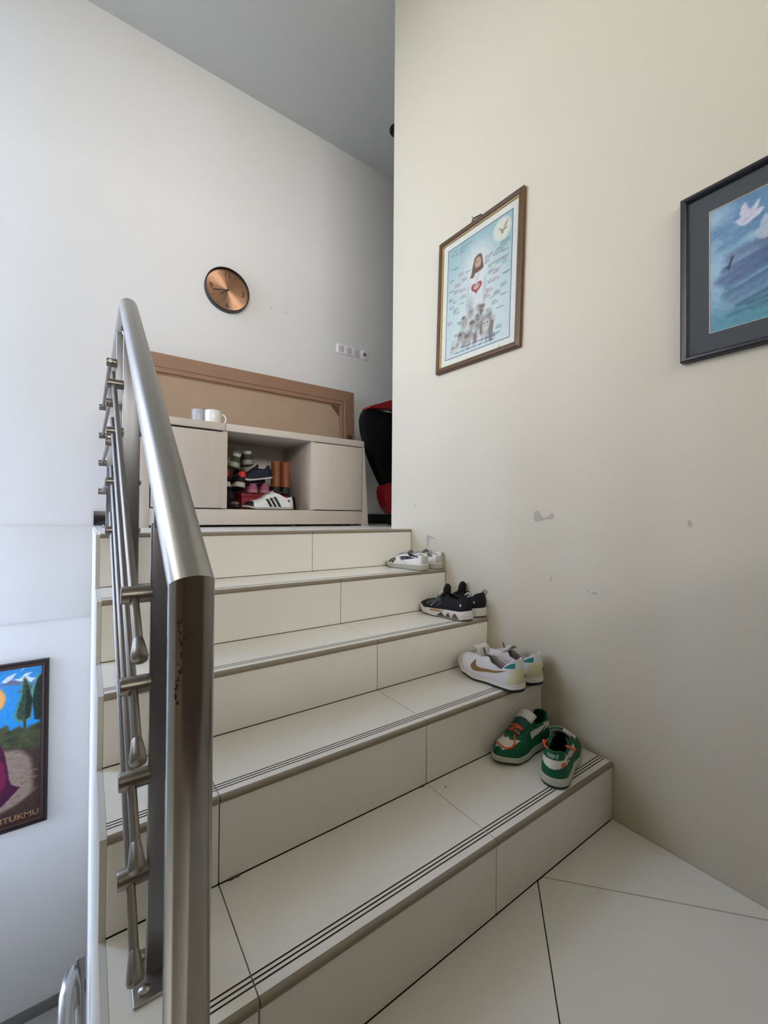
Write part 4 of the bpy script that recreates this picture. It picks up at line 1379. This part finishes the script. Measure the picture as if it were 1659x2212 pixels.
    # flat marks laid on the flank: polygons in (u, z), or on the sole
    def decal(nm, poly, sg, color, on='upper', lift=.0009, label=None, step=.0035):
        """sg +1 outer flank, -1 inner flank"""
        s_ = sg * side
        pts = [Vector((u * L, z)) for u, z in poly]
        x0, x1 = min(p.x for p in pts), max(p.x for p in pts)
        z0, z1 = min(p.y for p in pts), max(p.y for p in pts)
        extra = []
        # resample the outline and fill with a grid
        bd = []
        for a, b in zip(pts, pts[1:] + pts[:1]):
            k = max(1, int((b - a).length / step))
            bd += [a + (b - a) * (i / k) for i in range(k)]
        def inside(p):
            r_ = False
            for a, b in zip(bd, bd[1:] + bd[:1]):
                if (a.y > p.y) != (b.y > p.y) and p.x < (b.x - a.x) * (p.y - a.y) / (b.y - a.y) + a.x: r_ = not r_
            return r_
        x = x0 + step * .5
        while x < x1:
            z = z0 + step * .5
            while z < z1:
                p = Vector((x, z))
                if inside(p) and min((p - b).length for b in bd) > step * .5: extra.append(p)
                z += step
            x += step
        nb = len(bd)
        out = mgeo.delaunay_2d_cdt(bd + extra, [(i, (i + 1) % nb) for i in range(nb)], [], 1, 1e-6)
        vs, fs = out[0], out[2]
        tree = bvs if on == 'sole' else bvh
        V, ok = [], []
        for p in vs:
            h = tree.ray_cast(Vector((p.x, s_ * .2, p.y)), Vector((0, -s_, 0)))
            if h[0] is None:
                V.append((p.x, 0, p.y)); ok.append(False)
            else:
                V.append((p.x, h[0].y + s_ * lift, p.y)); ok.append(True)
        F = [tuple(f) for f in fs if all(ok[i] for i in f)]
        if not F: return None
        used = sorted(set(i for f in F for i in f)); mp = {v: k for k, v in enumerate(used)}
        return mesh(nm, [V[i] for i in used], [tuple(mp[i] for i in f) for f in F], mat(name + '_' + nm, color, sp.get('drough', .5)), rt, smooth=True)
    def heel_text(body, size, z, color, y=0.0):
        V, F = text_geo(body, size, 0.0)
        out = []
        for v in V:
            h = bvh.ray_cast(Vector((-.2, -v[0] + y, v[1] + z)), Vector((1, 0, 0)))
            hx = h[0].x if h[0] is not None else 0
            out.append((hx - .0008, -v[0] + y, v[1] + z))
        mesh('lettering', out, F, mat(name + '_lettering', color, .6), rt)
    def heel_patch(nm, y0, y1, z0, z1, color, n=10, lift=.0012, shape=None):
        V, F = [], []
        for i in range(n + 1):
            for j in range(n + 1):
                a, b = i / n, j / n
                y = y0 + (y1 - y0) * a; z = z0 + (z1 - z0) * b
                if shape: z = shape(a, b, z0, z1)
                h = bvh.ray_cast(Vector((-.2, y, z)), Vector((1, 0, 0)))
                V.append(((h[0].x if h[0] is not None else .02) - lift, y, z))
        for i in range(n):
            for j in range(n):
                q = i * (n + 1) + j
                F.append((q, q + 1, q + n + 2, q + n + 1))
        return mesh(nm, V, F, mat(name + '_' + nm, color, .55), rt, smooth=True)
    return rt, dict(g=g, decal=decal, heel_text=heel_text, heel_patch=heel_patch, root=rt, name=name, L=L, side=side, bvh=bvh)

def place(x, y, z, deg, roll=0.0, pitch=0.0):
    """heel at (x, y, z), toe pointing along deg (0 = +X)"""
    return Matrix.Translation((x, y, z)) @ Matrix.Rotation(math.radians(deg), 4, 'Z') @ Matrix.Rotation(math.radians(-pitch), 4, 'Y') @ Matrix.Rotation(math.radians(roll), 4, 'X')

W_STD = [(0, .033), (.15, .034), (.42, .034), (.66, .043), (.80, .042), (1, .030)]

# 1. top step: white leather pair with black bars ---------------------------------------------------
def white_bars(side, M, label):
    sp = dict(L=.267, side=side, w=W_STD, zb=[(0, .0), (.72, 0), (1, .010)], ts=[(0, .026), (.5, .022), (1, .020)],
              ze=[(0, .083), (.06, .080), (.2, .060), (.34, .064), (.44, .076), (.60, .066), (.70, .054), (.84, .046), (.95, .036), (1, .030)],
              ua=.34, ut=.70, slit=.013, color=(226, 226, 222), sole=(172, 170, 158), outsole=(120, 118, 108), outfrac=.15, rough=.45, lean=.006,
              tongue=dict(path=[(.72, .050), (.60, .066), (.46, .082), (.38, .092)], hw=[(0, .014), (.5, .020), (1, .024)], color=(176, 174, 180)),
              laces=dict(n=6, u=(.68, .46), color=(150, 148, 154), r=.0026))
    def paint(u, o, z, t):
        if u < .05 and .030 < z < .068: return (178, 180, 172)
        if u > .84 and z > .036: return (206, 206, 198)
        return None
    rt, k = build_shoe('white_sneaker', label, sp, M, 'white and black pair on the top step', paint=paint, inner=(140, 140, 152))
    for o in (1, -1):
        k['decal']('black_bar', [(.845, .0275), (.775, .0265), (.68, .053), (.745, .054)], o, (22, 22, 26))
        k['decal']('black_bar', [(.755, .0255), (.685, .0255), (.625, .046), (.69, .047)], o, (22, 22, 26))
        k['decal']('black_wedge', [(.57, .057), (.51, .042), (.30, .050), (.12, .060), (.10, .066), (.24, .063), (.34, .063), (.46, .062)], o, (22, 22, 26))
        k['decal']('heel_dash', [(.14, .073), (.03, .071), (.03, .075), (.14, .078)], o, (92, 92, 84))
        k['decal']('seam', [(.54, .060), (.48, .040), (.36, .0265), (.37, .0255), (.50, .039), (.555, .059)], o, (150, 150, 150))
    return rt
z4, z3, z2, z1 = Z[4], Z[3], Z[2], Z[1]
white_bars(1, place(-.120, .794, z4, 99), 'white sneaker with black bars on the top step, away from the wall')
white_bars(-1, place(-.026, .798, z4, 94), 'white sneaker with black bars on the top step, next to the wall')

# 2. third tread up: black knit runners on chunky white soles ---------------------------------------
def black_runner(side, M, label):
    sp = dict(L=.268, side=side, w=[(0, .037), (.15, .038), (.42, .036), (.66, .044), (.80, .043), (1, .032)],
              zb=[(0, .004), (.12, 0), (.6, 0), (.8, .006), (1, .026)], ts=[(0, .040), (.3, .038), (.6, .034), (.85, .024), (1, .016)],
              ze=[(0, .108), (.06, .104), (.18, .086), (.30, .088), (.40, .100), (.55, .084), (.70, .070), (.85, .062), (.95, .052), (1, .046)],
              ua=.34, ut=.62, slit=.012, color=(26, 26, 29), sole=(206, 202, 196), outsole=(58, 54, 50), outfrac=.14, rough=.85, flare=.007, bulge=.006, drough=.8,
              tongue=dict(path=[(.66, .068), (.53, .086), (.455, .108), (.44, .143)], hw=[(0, .014), (.55, .027), (.85, .023), (1, .013)], color=(12, 12, 14), thick=.009, sag=.006),
              laces=dict(n=4, u=(.60, .46), color=(20, 20, 24), r=.0024))
    def paint(u, o, z, t):
        if .48 < u < .80 and math.sin(u * 60 + z * 260) > .55 and z > .045: return (72, 72, 80)
        if .50 < u < .62 and z > .066: return (66, 66, 74)
        return None
    rt, k = build_shoe('black_runner', label, sp, M, 'black runners on the third tread', paint=paint, inner=(16, 16, 18))
    for o in (1, -1):
        k['decal']('tan_wedge', [(.67, .036), (.665, .024), (.50, .024), (.40, .034), (.40, .040), (.5, .037)], o, (150, 124, 88), on='sole')
        # brown and grey cut-outs of the sole
        k['decal']('brown_cutout', [(.57, .002), (.52, .012), (.45, .026), (.41, .014), (.36, .008), (.34, .002)], o, (70, 66, 62), on='sole')
        k['decal']('brown_cutout', [(.38, .003), (.345, .020), (.31, .029), (.27, .012), (.23, .004)], o, (86, 70, 54), on='sole')
        k['decal']('brown_cutout', [(.25, .003), (.215, .024), (.18, .031), (.14, .018), (.09, .005)], o, (96, 80, 62), on='sole')
        k['decal']('white_dot', [(.115, .062), (.095, .060), (.092, .069), (.112, .071)], o, (220, 220, 222))
        k['decal']('grey_streak', [(.70, .043), (.66, .042), (.58, .072), (.60, .073)], o, (110, 110, 118))
        k['decal']('grey_streak', [(.80, .052), (.78, .049), (.66, .062), (.67, .065)], o, (96, 96, 104))
    bm = bmesh.new()
    pts = [(.012, side * .010, .100), (-.004, side * .011, .108), (-.006, side * .012, .116), (.006, side * .012, .118), (.020, side * .012, .108)]
    tube_bm(bm, pts, .004, 10)
    from_bm('pull_loop', bm, mat('grey_pull_loop', (150, 150, 146), .8), rt, smooth=True, sharp=50)
    tube('lace_tip', [(.55 * .262, side * .018, .086), (.52 * .262, side * .030, .104), (.50 * .262, side * .020, .112)], .0035, mat('white_lace_loop', (190, 190, 192), .8), rt, 8)
    return rt
black_runner(1, place(-.106, .530, z3, 101), 'black runner with chunky white sole on the third tread, away from the wall')
black_runner(-1, place(-.012, .538, z3, 95), 'black runner with chunky white sole on the third tread, next to the wall')

# 3. second tread: white pair with gold swoosh ------------------------------------------------------
SWOOSH = [(.628, .079), (.618, .066), (.60, .058), (.565, .0545), (.50, .0545), (.42, .0575), (.32, .0600), (.145, .0725), (.30, .053), (.40, .048), (.50, .0425), (.585, .039), (.635, .039), (.672, .0425), (.694, .0485), (.697, .056), (.676, .066), (.650, .0735)]
def gold_swoosh(side, M, label, tongue_out):
    sp = dict(L=.284, side=side, w=[(0, .036), (.15, .038), (.42, .037), (.66, .046), (.80, .045), (1, .032)],
              zb=[(0, .004), (.10, 0), (.60, 0), (.82, .011), (1, .040)], ts=[(0, .027), (.4, .024), (.7, .020), (1, .016)],
              ze=[(0, .114), (.05, .113), (.13, .099), (.26, .070), (.38, .080), (.47, .096), (.60, .091), (.72, .083), (.84, .083), (.95, .075), (1, .064)],
              ua=.40, ut=.68, slit=.018, open=.88, color=(224, 222, 226), sole=(220, 218, 212), outsole=(44, 42, 42), outfrac=.42, rough=.6, bulge=.008, lean=.010, thick=.006)
    if tongue_out:
        sp['tongue'] = dict(path=[(.62, .078), (.57, .094), (.60, .116), (.66, .122)], hw=[(0, .018), (.5, .034), (1, .036)], color=(212, 210, 204), thick=.007, sag=-.004)
    else:
        sp['tongue'] = dict(path=[(.66, .074), (.56, .092), (.47, .112), (.42, .118)], hw=[(0, .014), (.5, .024), (1, .028)], color=(206, 202, 198), thick=.007)
    def paint(u, o, z, t):
        if u > .86 and z > .045: return (214, 208, 190)
        if u < .16 and z < .032 + (.16 - u) * .42 and z < .086: return (222, 218, 182)
        if u < .10 and z < .083: return (222, 218, 182)
        return None
    rt, k = build_shoe('gold_swoosh_sneaker', label, sp, M, 'white and gold pair on the second tread', paint=paint, inner=(190, 182, 180))
    for o in (1, -1):
        k['decal']('gold_swoosh', SWOOSH, o, (142, 106, 56))
        k['decal']('teal_tab', [(.205, .0785), (.165, .079), (.055, .086), (.06, .103), (.11, .098), (.17, .087)], o, (32, 132, 132))
        k['decal']('sole_line', [(.95, .033), (.75, .0275), (.5, .025), (.2, .0265), (.06, .028), (.06, .0292), (.2, .0277), (.5, .0262), (.75, .0287), (.95, .0342)], o, (180, 176, 176))
    k['heel_patch']('teal_label', -.010, .002, .052, .066, (84, 112, 112))
    tube('lace_loop', [(.56 * .272, .006, .100), (.58 * .272, .004, .112), (.60 * .272, .001, .119)], .0022, mat('black_lace_end', (24, 24, 26), .7), rt, 8)
    return rt
gold_swoosh(1, place(-.170, .222, z2, 97), 'white sneaker with gold swoosh and tongue folded forward on the second tread', True)
gold_swoosh(-1, place(-.062, .223, z2, 95), 'white sneaker with gold swoosh on the second tread, next to the wall', False)

# 4. bottom tread: green and white pair with orange laces -------------------------------------------
GREEN, CREAM = (0, 92, 58), (226, 222, 214)
def green_shoe(side, M, label):
    q = 1.0 if side > 0 else 1.06
    sp = dict(L=.272 * q, side=side, w=[(u, w_ * q) for u, w_ in ((0, .036), (.15, .037), (.42, .037), (.66, .047), (.80, .047), (1, .036))],
              zb=[(0, 0), (.72, 0), (1, .010)], ts=[(0, .031), (.4, .028), (.7, .023), (1, .021)],
              ze=[(0, .108), (.06, .106), (.17, .086), (.28, .086), (.42, .104), (.56, .094), (.70, .076), (.82, .068), (.94, .056), (1, .046)],
              ua=.34, ut=.72, slit=.017, color=GREEN, sole=(196, 194, 178), outsole=(20, 62, 46), outfrac=.30, rough=.5, lean=.006, bulge=.005,
              tongue=dict(path=[(.74, .070), (.62, .092), (.48, .112), (.38, .132)], hw=[(0, .017), (.5, .026), (1, .034)], color=(26, 70, 54), thick=.008, tip=(196, 190, 176), tip_from=10),
              laces=dict(n=4 if side > 0 else 2, u=(.66, .48) if side > 0 else (.68, .60), color=(232, 82, 42), r=.0034, cross=side > 0))
    def paint(u, o, z, t):
        # white toe box top, white quarter panel, white heel band
        if .74 + .05 * math.sin(t * 9) < u < .955 and t > .56 + .10 * abs(u - .86): return CREAM
        if .18 < u < .50 and .045 + (.5 - u) * .06 < z < .078 and t > .15: return CREAM
        if u < .085:
            lim = .058 + .012 * (u / .085)
            if lim < z < .083: return CREAM
        if .085 <= u < .19 and .066 < z < .084 and t > .3: return CREAM
        if .50 < u < .60 and t > .72: return (34, 74, 60)
        return None
    rt, k = build_shoe('green_sneaker', label, sp, M, 'green and white pair on the bottom tread', paint=paint, inner=(12, 66, 44), nu=110, nv=36)
    SW = [(u - .02, z + .004) for u, z in SWOOSH]
    for o in (1, -1):
        k['decal']('green_swoosh', SW, o, GREEN)
    g = k['g']
    # loose orange laces hanging over the toe and the side
    org = mat('orange_lace', (236, 84, 44), .75)
    L = sp['L']
    def on_top(u, f, lift=.004):
        """a point on the upper at u, f in -1..1 across"""
        h = k['bvh'].ray_cast(Vector((u * L, g['mid'](u) + f * g['width'](u), .25)), Vector((0, 0, -1)))
        z = h[0].z if h[0] is not None else g['zs'](u)
        return (u * L, g['mid'](u) + f * g['width'](u), z + lift)
    a = side
    if side < 0: return rt, k, org
    tube('loose_lace', [on_top(.60, -.5 * a), on_top(.66, -.1 * a), on_top(.72, .30 * a), on_top(.79, .62 * a), on_top(.855, .74 * a), on_top(.90, .66 * a), on_top(.925, .42 * a), on_top(.93, .1 * a), on_top(.915, -.25 * a), on_top(.90, -.55 * a)], .0026, org, rt, 8)
    tube('loose_lace', [on_top(.48, .5 * a, .004), on_top(.52, .1 * a, .012), on_top(.55, -.2 * a, .012), on_top(.57, -.6 * a, .004)], .0042, org, rt, 8)
    return rt, k, org
rt, k, org = green_shoe(1, place(-.058, .214, z1, 183), 'green and white sneaker with orange laces, its toe pointing into the stairs')
# the one that shows its heel
rt, k, org = green_shoe(-1, place(-.286, .036, z1, 20), 'green and white sneaker showing its lettered heel at the tread edge')
k['heel_text']('NIKE', .0150, .0935, (214, 226, 218), y=-.001)
k['heel_patch']('orange_tag', -.0345, -.0250, .066, .075, (224, 96, 56), n=4, lift=.0025)
tube('heel_lace', [(.075, .036, .092), (.045, .034, .104), (.022, .026, .108), (.012, .012, .104), (.020, -.004, .098), (.045, -.012, .090)], .0024, org, rt, 8)
tube('heel_lace', [(.085, -.022, .094), (.075, -.036, .098), (.085, -.046, .088), (.105, -.046, .080)], .0030, org, rt, 8)
bm = bmesh.new(); bmesh.ops.create_icosphere(bm, subdivisions=2, radius=.006, matrix=Matrix.Translation((.078, .042, .092)))
from_bm('lace_knot', bm, org, rt, smooth=True)

# 5. shoes in the cabinet ---------------------------------------------------------------------------
FLOORZ = 1.0262
def three_stripes():
    sp = dict(L=.312, side=1, w=[(u, w * 1.12) for u, w in W_STD], zb=[(0, .0), (.75, 0), (1, .012)], ts=[(0, .017), (.5, .014), (1, .013)],
              ze=[(0, .084), (.05, .080), (.16, .074), (.36, .098), (.44, .108), (.54, .092), (.66, .066), (.80, .056), (.93, .046), (1, .032)],
              ua=.36, ut=.68, slit=.012, color=(228, 228, 230), sole=(176, 172, 158), outsole=(60, 58, 54), outfrac=.2, rough=.45,
              tongue=dict(path=[(.70, .062), (.58, .086), (.48, .106), (.42, .114)], hw=[(0, .013), (.5, .020), (1, .024)], color=(196, 190, 186)),
              laces=dict(n=6, u=(.66, .48), color=(150, 150, 156), r=.0032))
    def paint(u, o, z, t):
        if u > .83 and z < .050: return (22, 24, 23)
        return None
    rt, k = build_shoe('three_stripe_sneaker', 'white sneaker with three black stripes, front of the open compartment', sp, place(-.365, 1.800, FLOORZ, 181), paint=paint)
    for i, (a, b) in enumerate(((.605, .535), (.525, .445), (.445, .355))):
        top = .062 + .007 * i
        k['decal']('black_stripe', [(a, top), (a - .055, top + .003), (b - .070, .0165), (b - .012, .0165)], 1, (22, 24, 25))
    st = []
    for i in range(10):
        r = .0125 if i % 2 == 0 else .0055
        st.append((.125 + r * math.sin(i * math.pi / 5) / .312, .054 + r * math.cos(i * math.pi / 5)))
    k['decal']('star_mark', st, 1, (50, 52, 54), step=.003)
three_stripes()

def plain_shoe(name, label, M, side, color, sole, outsole, group=None, wm=.84, high=1.0, L=.27, paint=None, inner=(20, 20, 22), extra=None, tongue=None, thick_sole=1.0):
    sp = dict(L=L, side=side, w=[(u, w_ * wm) for u, w_ in W_STD], zb=[(0, 0), (.72, 0), (1, .012)], ts=[(0, .024 * thick_sole), (.5, .020 * thick_sole), (1, .018)],
              ze=[(0, .088 * high), (.06, .085 * high), (.2, .066 * high), (.34, .070 * high), (.44, .080 * high), (.60, .068), (.72, .058), (.84, .052), (.95, .042), (1, .034)],
              ua=.34, ut=.68, slit=.013, color=color, sole=sole, outsole=outsole, outfrac=.2, rough=.7,
              tongue=dict(path=[(.70, .056), (.58, .072), (.46, .088 * high), (.40, .100 * high)], hw=[(0, .013), (.5, .020), (1, .024)], color=tongue or color))
    rt, k = build_shoe(name, label, sp, M, group, nu=44, nv=14, paint=paint, inner=inner)
    if extra: extra(k)
    return rt, k

# red shoe box and what stands on it
def red_box():
    rt = empty('red_box', (-.50, 1.99, FLOORZ), 'red cardboard box behind the striped sneaker', 'box')
    red = mat('red_card', (150, 14, 34), .6)
    off = (-.50, 1.99, FLOORZ)
    box('body', (-.655, -.358, 1.895, 2.09, FLOORZ, FLOORZ + .094), red, rt, .002, off)
    box('lid', (-.659, -.354, 1.891, 2.094, FLOORZ + .076, FLOORZ + .100), mat('red_card_lid', (138, 10, 28), .6), rt, .002, off)
red_box()
ZB = FLOORZ + .1005
for i, (x, lab) in enumerate(((-.582, 'left one of the pink shoes on the red box'), (-.509, 'right one of the pink shoes on the red box'))):
    plain_shoe('pink_shoe', lab, place(x, 1.88, ZB, 90 + 3 * (1 - 2 * i)), 1 - 2 * i, (170, 98, 124), (186, 116, 140), (90, 40, 50), 'pink pair on the red box', high=.72, L=.20, inner=(90, 50, 66))

def boot(x, lab):
    rt = empty('brown_boot', (x, 1.895, ZB - .0), lab, 'boot', 'brown boots in the cabinet')
    br = mat('tan_brown_leather', (132, 72, 38), .5, vary=.12, scale=20)
    sl = mat('black_boot_sole', (22, 22, 23), .6)
    bm = bmesh.new()
    rings = []
    for z, ry, yc, rx in ((.046, .038, .0, .0295), (.07, .036, 0, .029), (.12, .034, 0, .0285), (.17, .035, 0, .029), (.208, .037, 0, .030), (.208, .033, 0, .026), (.10, .030, 0, .024)):
        rings.append([bm.verts.new((rx * math.cos(2 * math.pi * j / 24), yc + ry * math.sin(2 * math.pi * j / 24), z)) for j in range(24)])
    for a, b in zip(rings, rings[1:]):
        for j in range(24): bm.faces.new((a[j], a[(j + 1) % 24], b[(j + 1) % 24], b[j]))
    bm.faces.new(rings[-1])
    from_bm('shaft', bm, br, rt, smooth=True, sharp=60)
    bm = bmesh.new()
    rings = []
    for y, w, h in ((-.030, .016, .050), (-.02, .027, .056), (.03, .029, .060), (.08, .031, .052), (.13, .030, .040), (.155, .018, .026)):
        rings.append([bm.verts.new((w * math.cos(math.pi * j / 12), y, .016 + (h - .012) * math.sin(math.pi * j / 12))) for j in range(13)])
    for a, b in zip(rings, rings[1:]):
        for j in range(12): bm.faces.new((a[j], a[j + 1], b[j + 1], b[j]))
        bm.faces.new((a[0], b[0], b[12], a[12]))
    bm.faces.new(rings[0]); bm.faces.new(rings[-1])
    from_bm('foot', bm, sl, rt, smooth=True, sharp=60)
    bm = bmesh.new()
    bx(bm, -.031, .031, -.034, .160, 0.0, .018, bev=.006)
    from_bm('sole', bm, sl, rt, smooth=True, sharp=40)
boot(-.441, 'left brown leather boot upright beside the compartment wall')
boot(-.378, 'right brown leather boot upright beside the compartment wall')

# dark low shoes on the compartment floor
plain_shoe('black_shoe', 'black shoe with tan toe lying at the bottom left of the compartment', place(-.735, 2.03, FLOORZ, -84), 1, (18, 18, 20), (24, 22, 22), (16, 16, 16), high=1.3, L=.26,
           paint=lambda u, o, z, t: (150, 126, 104) if u > .88 and z > .03 and math.sin(u * 90 + z * 400) > -.2 else None)
plain_shoe('dark_shoe', 'dark shoe with yellow lining behind the striped sneaker, at the right', place(-.306, 1.925, FLOORZ, 91), -1, (20, 20, 22), (24, 24, 24), (16, 16, 16), high=1.05, L=.25, inner=(150, 142, 100))

# black and red high shoes resting on the black shoe, heels forward
def red_patch(k):
    k['heel_patch']('red_heel_patch', -.024, .024, .066, .104, (206, 50, 48), n=12, lift=.004, shape=lambda a, b, z0, z1: (z0 + z1) / 2 + (b - .5) * (z1 - z0) * math.sqrt(max(.05, 1 - (2 * a - 1) ** 2)))
for i, (x, z, rl, lab) in enumerate(((-.756, 1.152, -4, 'black high shoe with red heel oval, partly behind the cabinet door'), (-.676, 1.154, 10, 'black high shoe with red heel oval, in the middle of the pile'))):
    plain_shoe('black_red_shoe', lab, place(x, 1.84, z, 92, roll=rl, pitch=-4), 1 - 2 * i, (20, 18, 20), (188, 180, 172), (14, 14, 16), 'black and red pair in the cabinet', high=1.25, L=.25, extra=red_patch, thick_sole=1.5)

# navy slip-on on top of the pink pair, white sole edge turned up
plain_shoe('navy_shoe', 'navy shoe with white sole edge tilted on the pink pair', place(-.482, 1.850, 1.222, 168, pitch=-8, roll=-8), 1, (20, 23, 44), (190, 188, 184), (24, 24, 28), 'navy pair in the cabinet', high=.95, L=.19, inner=(12, 12, 16), thick_sole=.55)

plain_shoe('navy_shoe', 'navy shoe lying behind its tilted twin, half hidden', place(-.475, 2.00, 1.205, 178, pitch=-4), -1, (20, 23, 44), (60, 60, 66), (24, 24, 28), 'navy pair in the cabinet', high=.95, L=.165, inner=(12, 12, 16), thick_sole=.55)

# olive pair at the top of the pile
for i, (x, y, z, yaw, rl, lab) in enumerate(((-.712, 1.87, 1.276, 76, 14, 'olive sneaker with pale green heel at the top left of the pile'), (-.602, 1.92, 1.302, 86, -4, 'olive sneaker with pale green heel at the top of the pile, right of its twin'))):
    rt, k = plain_shoe('olive_sneaker', lab, place(x, y, z, yaw, roll=rl, pitch=2), 1 - 2 * i, (66, 70, 52), (150, 158, 140), (70, 76, 62), 'olive pair in the cabinet', high=1.1, L=.25, inner=(160, 158, 150), thick_sole=1.5, tongue=(168, 166, 158))
    k['heel_patch']('pale_heel_tab', -.022, .022, .070, .090, (178, 176, 166), n=6, lift=.003)
